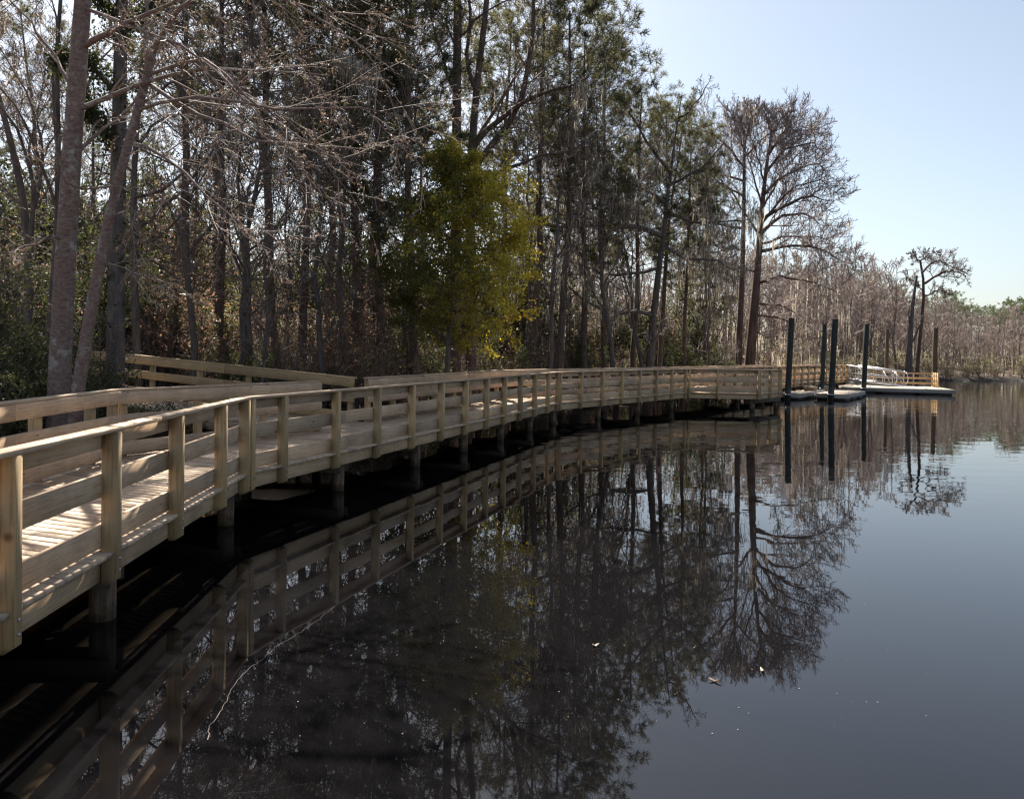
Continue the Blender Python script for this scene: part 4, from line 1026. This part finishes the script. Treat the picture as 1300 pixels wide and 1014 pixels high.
# ------------------------------------------------------------------ repeated trees
PINES = [proto_pine(100+i, 19, 0.2, c, w_, nl=nl) for i, (c, w_, nl) in enumerate([(0.48, 3.6, 44), (0.42, 3.0, 46), (0.55, 4.0, 42), (0.34, 2.7, 50)])]
BARE = [proto_bare(200+i, 13, 0.13, nl, c, s, mossy=mo, twigm=tw, leafy=lf) for i, (nl, c, s, mo, tw, lf) in
        enumerate([(14, 0.25, 4.0, 0, 'twig', 0), (13, 0.30, 3.6, 60, 'twig', 0), (16, 0.2, 4.4, 30, 'twig_red', 900), (18, 0.25, 3.4, 0, 'twig', 1700)])]
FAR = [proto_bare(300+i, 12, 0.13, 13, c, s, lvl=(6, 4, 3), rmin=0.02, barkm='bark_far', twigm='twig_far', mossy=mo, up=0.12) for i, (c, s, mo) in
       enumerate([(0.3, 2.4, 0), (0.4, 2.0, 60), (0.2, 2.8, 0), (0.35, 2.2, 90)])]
FPINE = [proto_pine(400+i, 12, 0.15, c, 2.2, True, 26) for i, c in enumerate([0.5, 0.62])]

R_ = random.Random(42)
def place(kind, protos, i, x, Y, H0, H, label, name, group=None, r=None, r0=None, rz=None):
    X = px2X(x, Y); s_ = H/H0; p = protos[i % len(protos)]
    put(name, label, 'tree', p, (X, Y, gz(X, Y)-0.05), R_.random()*6.28 if rz is None else rz, s_, group, tilt=(R_.gauss(0, 0.02 if kind == 'pine' else 0.05), R_.gauss(0, 0.02 if kind == 'pine' else 0.05)))

hp = [  # x, Y, variant, height, words
 (277, 29, 2, 18.5, 'massive dark pine trunk behind the side ramp, thickest trunk left of centre'),
 (345, 30, 1, 20, 'dark pine between the thick pine and the paired pines, left of the pale sapling'),
 (384, 29, 0, 17.5, 'dark pine trunk rising behind the end of the inner rail'),
 (447, 32, 3, 20, 'slim pine, first of three close straight trunks left of the yellow-green tree'),
 (466, 34, 0, 20, 'slim pine, middle of three close straight trunks left of the yellow-green tree'),
 (485, 31, 1, 20, 'slim pine, last of three close straight trunks left of the yellow-green tree'),
 (531, 28, 3, 17, 'thin pine with sparse dark tufts just left of the yellow-green tree'),
 (676, 37, 2, 19.5, 'thin straight pine just right of the yellow-green tree'),
 (712, 36, 0, 18, 'straight pine under the long reaching limb, right of the yellow-green tree'),
 (742, 39, 1, 17.4, 'thick dark pine beneath the first shoulder of the tree line'),
 (768, 41, 3, 17.3, 'narrow pine with foliage to mid height, third shoulder of the tree line'),
 (803, 42, 1, 16.2, 'rounded dense pine crown at the middle of the descending tree line'),
 (838, 45, 0, 16.0, 'pine with a wide crown near the right end of the tall woods'),
 (868, 46, 1, 14.6, 'last tall pine before the open sky, left of the bald cypress pair'),
 (893, 50, 3, 12.8, 'lower bushy pine touching the left edge of the cypress crowns'),
 (232, 33, 0, 20, 'dark pine seen between the arching bare limbs and the massive pine'),
 (415, 38, 2, 20, 'pine set far back with tufts showing between the ramp rail and three slim pines'),
 (640, 42, 0, 20, 'pine set back whose crown shows above the yellow-green tree'),
]
for x, Y, v, H, lab in hp: place('pine', PINES, v, x, Y, 19, H, lab, 'pine_tree')
hb = [
 (300, 24, 3, 12.5, 'twiggy tree with clinging brown leaves filling the view above the inner rail end'),
 (405, 24, 3, 10.5, 'brown-leaved twiggy tree in front of the dark pine behind the ramp'),
 (245, 23, 0, 12, 'leafless grey tree between the arching limbs and the massive pine'),
 (318, 26, 0, 12, 'leafless understory tree between the massive pine and its right neighbour'),
 (335, 21, 3, 7, 'small pale sapling with a few brown leaves behind the ramp rail'),
 (430, 28, 1, 12, 'mossy leafless tree in front of the three slim pines'),
 (508, 30, 0, 13, 'leafless tree hidden behind the left edge of the yellow-green tree'),
 (700, 33, 1, 13, 'mossy bare tree leaning over the rail just right of the yellow-green tree'),
 (727, 40, 2, 14, 'reddish twiggy tree between the straight pine and the thick dark pine'),
 (785, 37, 1, 14, 'moss-draped bare tree over the second boardwalk bend'),
 (822, 41, 2, 14, 'reddish bare tree with wide low limbs before the rounded pine crown'),
 (900, 46, 2, 11.5, 'low reddish bare tree left of the slim cypress trunk'),
]
for x, Y, v, H, lab in hb: place('bare', BARE, v, x, Y, 13, H, lab, 'bare_tree')
# rows behind
def row(n, x0, x1, Y0, Y1, protos, H0, Hf, label, name, group, top=None):
    for i in range(n):
        x = x0+(x1-x0)*(i+R_.random())/n; Y = Y0+(Y1-Y0)*R_.random(); H = Hf(x)*(0.85+0.3*R_.random())
        if float(shore_dist(np.array([[px2X(x, Y)]]), np.array([[Y]]))[0, 0]) < 1.2: continue
        if top: H = min(H, (445-top(x))*Y/1000+HC-gz(px2X(x, Y), Y)-0.2)
        if H < 3: continue
        place('', protos, R_.randrange(len(protos)), x, Y, H0, H, label, name, group)
def topline(x):    # outline of the woods against the sky
    w_ = 5*math.sin(x*0.071+1)+4*math.sin(x*0.17)+3*math.sin(x*0.41+2)
    xs = [-200, 730, 800, 870, 905, 935, 1000, 1100, 1130, 1200, 1230, 1300, 1500]; ys = [-300, -20, 60, 105, 175, 290, 318, 328, 352, 378, 384, 386, 380]
    return float(np.interp(x, xs, ys))+(w_ if x > 1000 else 0)
row(11, -60, 900, 42, 66, PINES, 19, lambda x: 18, 'tall pine standing well back in the shaded woods behind the boardwalk', 'pine_tree', 'pines deep in the woods', lambda x: topline(x)+30)
row(16, -60, 930, 26, 60, BARE, 13, lambda x: 12, 'leafless tree standing back in the shaded woods behind the boardwalk', 'bare_tree', 'bare trees deep in the woods', topline)
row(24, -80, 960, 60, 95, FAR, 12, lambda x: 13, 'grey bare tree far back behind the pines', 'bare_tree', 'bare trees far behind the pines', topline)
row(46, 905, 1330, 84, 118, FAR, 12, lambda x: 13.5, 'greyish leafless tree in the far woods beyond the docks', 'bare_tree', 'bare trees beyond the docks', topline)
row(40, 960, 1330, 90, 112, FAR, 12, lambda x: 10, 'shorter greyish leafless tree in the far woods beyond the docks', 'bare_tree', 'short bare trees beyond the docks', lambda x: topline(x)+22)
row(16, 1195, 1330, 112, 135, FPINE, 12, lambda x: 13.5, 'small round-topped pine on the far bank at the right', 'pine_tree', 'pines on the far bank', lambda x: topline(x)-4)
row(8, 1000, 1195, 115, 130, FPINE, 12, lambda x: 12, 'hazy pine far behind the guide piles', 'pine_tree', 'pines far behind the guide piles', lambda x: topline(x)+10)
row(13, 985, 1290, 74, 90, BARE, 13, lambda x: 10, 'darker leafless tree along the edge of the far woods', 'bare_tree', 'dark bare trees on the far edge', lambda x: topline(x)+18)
for x, Y, H, lab in [(1014, 74, 12.5, 'mossy leafless cypress over the far stretch of boardwalk'), (1040, 70, 11.5, 'leafless cypress right of the moss-hung pair'),
                     (1072, 76, 12.0, 'leafless tree above the far end of the boardwalk rail'), (1105, 82, 10.6, 'leafless tree above the white gangway'),
                     (1138, 82, 11.6, 'thin upright cypress just left of the twisted snag')]:
    place('', FAR, R_.randrange(4), x, Y, 12, H, lab, 'bare_tree')

# --- far-off wood as one mass
rng = np.random.default_rng(77); tb = TB()
n_ = 1500; ang = rng.uniform(-0.62, 0.62, n_)*1.15; D_ = rng.uniform(98, 170, n_)
X_ = D_*np.tan(ang); Y_ = D_.copy(); X_ += 0
Z_ = ground_z(X_[:, None], Y_[:, None])[:, 0]; okm = shore_dist(X_[:, None], Y_[:, None])[:, 0] > 1.5
X_, Y_, Z_ = X_[okm], Y_[okm], Z_[okm]; n_ = len(X_)
tx = 650+X_/Y_*1000; Hh = np.array([min((445-topline(t))*y/1000+HC-z-1.0, 17)*rng.uniform(0.62, 0.98) for t, y, z in zip(tx, Y_, Z_)])
Hh = np.clip(Hh, 4, 17)
kk = 4; P = np.stack([np.stack([X_+rng.normal(size=n_)*0.25*i, Y_+rng.normal(size=n_)*0.25*i, Z_-0.3+Hh*i/(kk-1)], -1) for i in range(kk)], 1)
Rr = np.linspace(1, 0.2, kk)[None]*(0.07+0.1*rng.random(n_))[:, None]
tb.tubes(P, Rr, 3, 0)
B1, r1 = grow(rng, P, Rr, 9, (0.3, 1), (45, 14), lambda t: 1.0+2.0*(1-t), seg=3, wig=0.18, up=0.12, rr=0.4, rmin=0.03)
B2, r2 = grow(rng, B1, r1, 5, (0.1, 1), (45, 14), ratio=0.6, seg=2, wig=0.2, up=0.1, rr=0.6, rmin=0.02)
tb.tubes(B1, r1, 3, 0); tb.tubes(B2, r2, 3, 0)
C = pick(rng, P, 48000, (0.0, 0.5)); C += rng.normal(size=C.shape)*np.array([1.5, 1.5, 0.8]); C = C[C[:, 2] > 0.5]
tb.leaves(C, 0.32, rng, 1, 0.5)
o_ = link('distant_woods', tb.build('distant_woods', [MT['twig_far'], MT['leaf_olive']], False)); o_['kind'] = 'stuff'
tag(o_, 'greyish mass of far-off woods closing the view behind all the trees', 'woods')

# --- shrubs
def proto_shrub(seed, H, W_, nleaf, mat, size, stems=16, aspect=0.45, twigm='twig'):
    rng = np.random.default_rng(seed); az = rng.random(stems)*6.28; r_ = rng.random(stems)*W_*0.25
    k = 6; tip = rng.random(stems)*W_*0.9; hh = H*(0.55+0.45*rng.random(stems))*(1-0.35*(tip/W_)**2)
    f = np.linspace(0, 1, k)
    P = np.stack([np.stack([np.cos(az)*(r_+(tip-r_)*q**1.4), np.sin(az)*(r_+(tip-r_)*q**1.4), -0.1+(hh+0.1)*q], -1) for q in f], 1)
    P[:, 1:] += rng.normal(size=P[:, 1:].shape)*0.04*H/2; R = np.linspace(1, 0.3, k)[None]*np.full((stems, 1), 0.018*H/2)
    st = TB(); st.tubes(P, R, 5)
    B1, r1 = grow(rng, P, R, 7, (0.25, 1), (48, 16), ratio=0.4, seg=3, wig=0.2, up=0.04, rr=0.5, rmin=0.005)
    B2, r2 = grow(rng, B1, r1, 5, (0.1, 1), (48, 16), ratio=0.5, seg=2, wig=0.2, up=0.03, rr=0.6, rmin=0.0035)
    cr = TB(); cr.tubes(B1, r1, 3); cr.tubes(B2, r2, 3); C = pick(rng, B2, nleaf, (0, 1)); C += rng.normal(size=C.shape)*0.05
    cr.leaves(C, size, rng, 1, aspect)
    return {'stems': st.build('stems', MT['bark_dark']), 'foliage': cr.build('foliage', [MT[twigm], MT[mat]], False)}
SH = [proto_shrub(500, 2.6, 1.5, 5200, 'leaf_dark', 0.085), proto_shrub(501, 3.4, 1.5, 5600, 'leaf_dark', 0.085), proto_shrub(502, 1.7, 1.4, 4200, 'leaf_dark', 0.07),
      proto_shrub(503, 2.8, 1.4, 2200, 'leaf_brown', 0.08), proto_shrub(504, 2.6, 1.5, 2800, 'leaf_olive', 0.085), proto_shrub(505, 3.2, 1.7, 700, 'leaf_brown', 0.06)]
FS = [proto_shrub(510, 3.0, 2.3, 1000, 'leaf_tan', 0.17, 12, twigm='twig_far'), proto_shrub(511, 2.4, 2.4, 400, 'leaf_tan', 0.15, 18, twigm='twig_far')]
def bush(p, x, Y, s_, label, group=None, name='shrub'):
    X = px2X(x, Y); put(name, label, 'shrub', p, (X, Y, gz(X, Y)-0.1), R_.random()*6.28, s_, group)
def bank(Ylo, dY, x):   # distance at which the bank starts for this bearing
    for Y in np.arange(Ylo, 120, 0.5):
        if float(shore_dist(np.array([[px2X(x, Y)]]), np.array([[Y]]))[0, 0]) > dY: return float(Y)
    return 100.0
for i in range(40):
    x = -30+950*(i+0.5*R_.random())/40; Y = bank(12, 1.0, x)+R_.random()*2.0
    if 88 < x < 475 and Y < 24.5: Y = 23.4+R_.random()*3 if x > 130 else 17+R_.random()*3
    bush(SH[R_.choice([0, 1, 2, 2, 3, 4, 5, 5])], x, Y, 0.75+0.4*R_.random(), 'dark glossy shrub in the thicket along the bank behind the boardwalk', 'shrubs along the bank')
for i in range(60):
    x = -60+990*(i+R_.random())/60; Y = bank(12, 3.5, x)+1+R_.random()*9
    if 88 < x < 475 and Y < 24.5: Y = 25+R_.random()*8
    bush(SH[R_.choice([0, 1, 5, 5, 3, 5, 4])], x, Y, 1.0+0.6*R_.random(), 'taller shrub in the understory farther behind the boardwalk', 'understory shrubs')
for i in range(46):
    x = -80+1000*(i+R_.random())/46; Y = 42+R_.random()*20
    if float(shore_dist(np.array([[px2X(x, Y)]]), np.array([[Y]]))[0, 0]) < 3: continue
    bush(SH[R_.choice([0, 1, 3, 4])], x, Y, 2.1+1.1*R_.random(), 'big shrub deep in the woods', 'shrubs deep in the woods')
for i, (x, Y, k, s_, lab) in enumerate([
    (462, 24.5, 3, 1.15, 'reddish brown-leaved shrub at the outer corner of the side ramp'), (498, 25, 3, 1.1, 'brown-leaved shrub left of the yellow-green tree foot'),
    (432, 26, 3, 1.3, 'russet-leaved shrub behind the lower half of the ramp rail'), (20, 16.5, 2, 1.0, 'dark low shrub outside the inner rail at the left edge'),
    (130, 16.0, 2, 0.8, 'low leafy shrub between the pale trunks and the side ramp'), (215, 17.0, 2, 0.75, 'low dark shrub under the near side of the ramp'),
    (300, 17.6, 2, 0.6, 'small dark shrub beneath the inner rail near the ramp mouth'), (-20, 13.5, 2, 0.9, 'dark shrub cut by the left edge of the view'),
    (60, 11.5, 2, 0.55, 'low dark ground shrub right behind the inner rail'), (905, 50, 0, 1.3, 'dense dark green bush left of the cypress trunks'),
    (860, 47, 0, 1.3, 'broad dark green bush behind the platform rail'), (1005, 60, 4, 1.4, 'olive bush behind the far stretch of rail'), (985, 58, 5, 1.4, 'twiggy brown bush right of the cypress trunks')]):
    bush(SH[k], x, Y, s_, lab)
for i in range(34):
    x = 975+365*(i+R_.random())/34; Y = bank(66, 0.6, x)+R_.random()*3
    bush(FS[R_.choice([0, 1])], x, Y, 0.4+1.1*R_.random()**1.5, 'olive and brown brush along the far waterline', 'brush along the far bank')

# --- leaf litter, ferns and low growth on the near bank
rng = np.random.default_rng(9); tb = TB(); n_ = 60000
X_ = rng.uniform(-40, 22, n_); Y_ = rng.uniform(2, 64, n_); s_ = shore_dist(X_[:, None], Y_[:, None])[:, 0]; k_ = s_ > 0.15
X_, Y_ = X_[k_], Y_[k_]; Z_ = ground_z(X_[:, None], Y_[:, None])[:, 0]
tb.leaves(np.stack([X_, Y_, Z_+0.02], -1), 0.12, rng, 0, 0.6, flat=0.7)
o_ = link('leaf_litter', tb.build('leaf_litter', MT['litter'], False)); o_['kind'] = 'stuff'; tag(o_, 'reddish brown fallen leaves covering the forest floor', 'leaf litter')
tb = TB(); n_ = 26000
X_ = rng.uniform(-16, 16, n_); Y_ = rng.uniform(6, 54, n_); s_ = shore_dist(X_[:, None], Y_[:, None])[:, 0]; k_ = (s_ > 0.05) & (s_ < 5.5) & (np.sin(X_*1.1)+np.sin(Y_*0.8+X_*0.4) > -0.7)
X_, Y_ = X_[k_], Y_[k_]; Z_ = ground_z(X_[:, None], Y_[:, None])[:, 0]
tb.leaves(np.stack([X_, Y_, Z_+rng.random(len(X_))*0.35], -1), 0.09, rng, 0, 0.55)
o_ = link('ground_cover', tb.build('ground_cover', MT['leaf_dark'], False)); o_['kind'] = 'stuff'; tag(o_, 'low dark green ivy and ground cover along the water edge', 'ground cover')

# --- things floating on the water
rng = np.random.default_rng(31)
def floater(x, y, sz, lab, mat):
    p = at(x, y, 1.0)-np.array([0, 0, HC]); t_ = -HC/p[2]; P_ = np.array([0, 0, HC])+p*t_
    k = 8; a = np.arange(k)*2*math.pi/k; r_ = np.array([1, .55, .5, .6, 1.0, .6, .5, .55])*sz*(0.9+0.2*rng.random(k))
    V = np.stack([np.cos(a)*r_, np.sin(a)*r_*0.8, 0.012+0.010*np.cos(a*2)], -1); V = np.concatenate([V, V-np.array([0, 0, 0.006])])
    F = [(0, 1, 2, 7), (2, 3, 6, 7), (3, 4, 5, 6), (15, 10, 9, 8), (15, 14, 11, 10), (14, 13, 12, 11)]+[(i, i+8, (i+1) % 8+8, (i+1) % 8) for i in range(8)]
    me = npmesh('fallen_leaf', V, F, mat, tint=np.full(len(F), 0.8)); o_ = link('fallen_leaf', me); o_.location = (P_[0], P_[1], 0.004); tag(o_, lab, 'leaf')
    o_.rotation_euler = (0, 0, float(rng.random()*6))
floater(907, 865, 0.045, 'curled tan leaf floating on open water at the tip of the reflected pines', MT['leaf_brown'])
floater(968, 852, 0.035, 'pale leaf floating just below the reflected cypress top', MT['speck'])
floater(756, 820, 0.035, 'small pale leaf floating on the dark reflected crowns', MT['speck'])
floater(563, 692, 0.04, 'yellowish leaf floating by the reflected railing', MT['leaf_olive'])
V = []; 
n_ = 300; yy = 560+380*rng.random(n_)**0.8; xx = 60+1200*rng.random(n_)**1.25; C = []
for x, y in zip(xx, yy):
    p = at(x, y, 1.0)-np.array([0, 0, HC]); t_ = -HC/p[2]; q = p*t_
    if t_ > 0 and q[1] < 30 and q[0] > -2.6: C.append((q[0], q[1], 0.004))
C = np.array(C); n_ = len(C); a = rng.random(n_)*6.28; u = np.stack([np.cos(a), np.sin(a), 0*a], -1); v_ = np.stack([-np.sin(a), np.cos(a), 0*a], -1); L = (0.002+0.005*rng.random(n_)**2)[:, None]
tb = TB(); tb._add(np.stack([C-u*L, C+v_*L*0.7, C+u*L, C-v_*L*0.7], 1), (np.arange(n_)*4)[:, None]+np.arange(4), rng.random(n_), 0)
o_ = link('floating_debris', tb.build('floating_debris', MT['speck'], False)); o_['kind'] = 'stuff'; tag(o_, 'tiny pale specks of pollen and debris scattered on the dark water', 'debris')
# long pale strand lying on the surface
pts = [(262, 940), (270, 922), (290, 888), (318, 850), (352, 822), (395, 797), (425, 772)]
W3 = []
for x, y in pts:
    p = at(x, y, 1.0)-np.array([0, 0, HC]); q = p*(-HC/p[2]); W3.append((q[0], q[1], 0.003))
W3 = np.array(W3); s0 = np.linspace(0, len(W3)-1, 60); P = np.stack([np.interp(s0, np.arange(len(W3)), W3[:, i]) for i in range(3)], -1)
P[:, :2] += np.cumsum(rng.normal(size=(60, 2))*0.006, 0)
tb = TB(); tb.tubes(P[None], np.full((1, 60), 0.0032)*np.linspace(1.2, 0.25, 60)[None], 4)
o_ = link('floating_twig', tb.build('floating_twig', MT['twig'])); tag(o_, 'long thin pale strand curving on the water below the reflected railing', 'twig')

# --- the light winter haze over the river
hm = bpy.data.materials.new('river_haze'); hm.use_nodes = True; n = hm.node_tree; n.nodes.clear()
pv = N(n, 'VolumePrincipled'); pv.inputs['Color'].default_value = (0.93, 0.94, 0.97, 1); pv.inputs['Density'].default_value = HAZE; pv.inputs['Anisotropy'].default_value = 0.35
oo_ = N(n, 'OutputMaterial'); n.links.new(pv.outputs[0], oo_.inputs['Volume'])
if HAZE > 0:
    x0, x1, y0, y1, z0, z1 = -3300, 3300, -3300, 3300, -4.5, 40
    Vh = [(x, y, z) for z in (z0, z1) for x, y in ((x0, y0), (x1, y0), (x1, y1), (x0, y1))]
    hme = npmesh('haze', Vh, [(3, 2, 1, 0), (4, 5, 6, 7), (0, 1, 5, 4), (1, 2, 6, 5), (2, 3, 7, 6), (3, 0, 4, 7)], hm)
    ho = link('haze', hme); ho['kind'] = 'stuff'; tag(ho, 'thin pale winter haze hanging over the river and woods', 'haze')
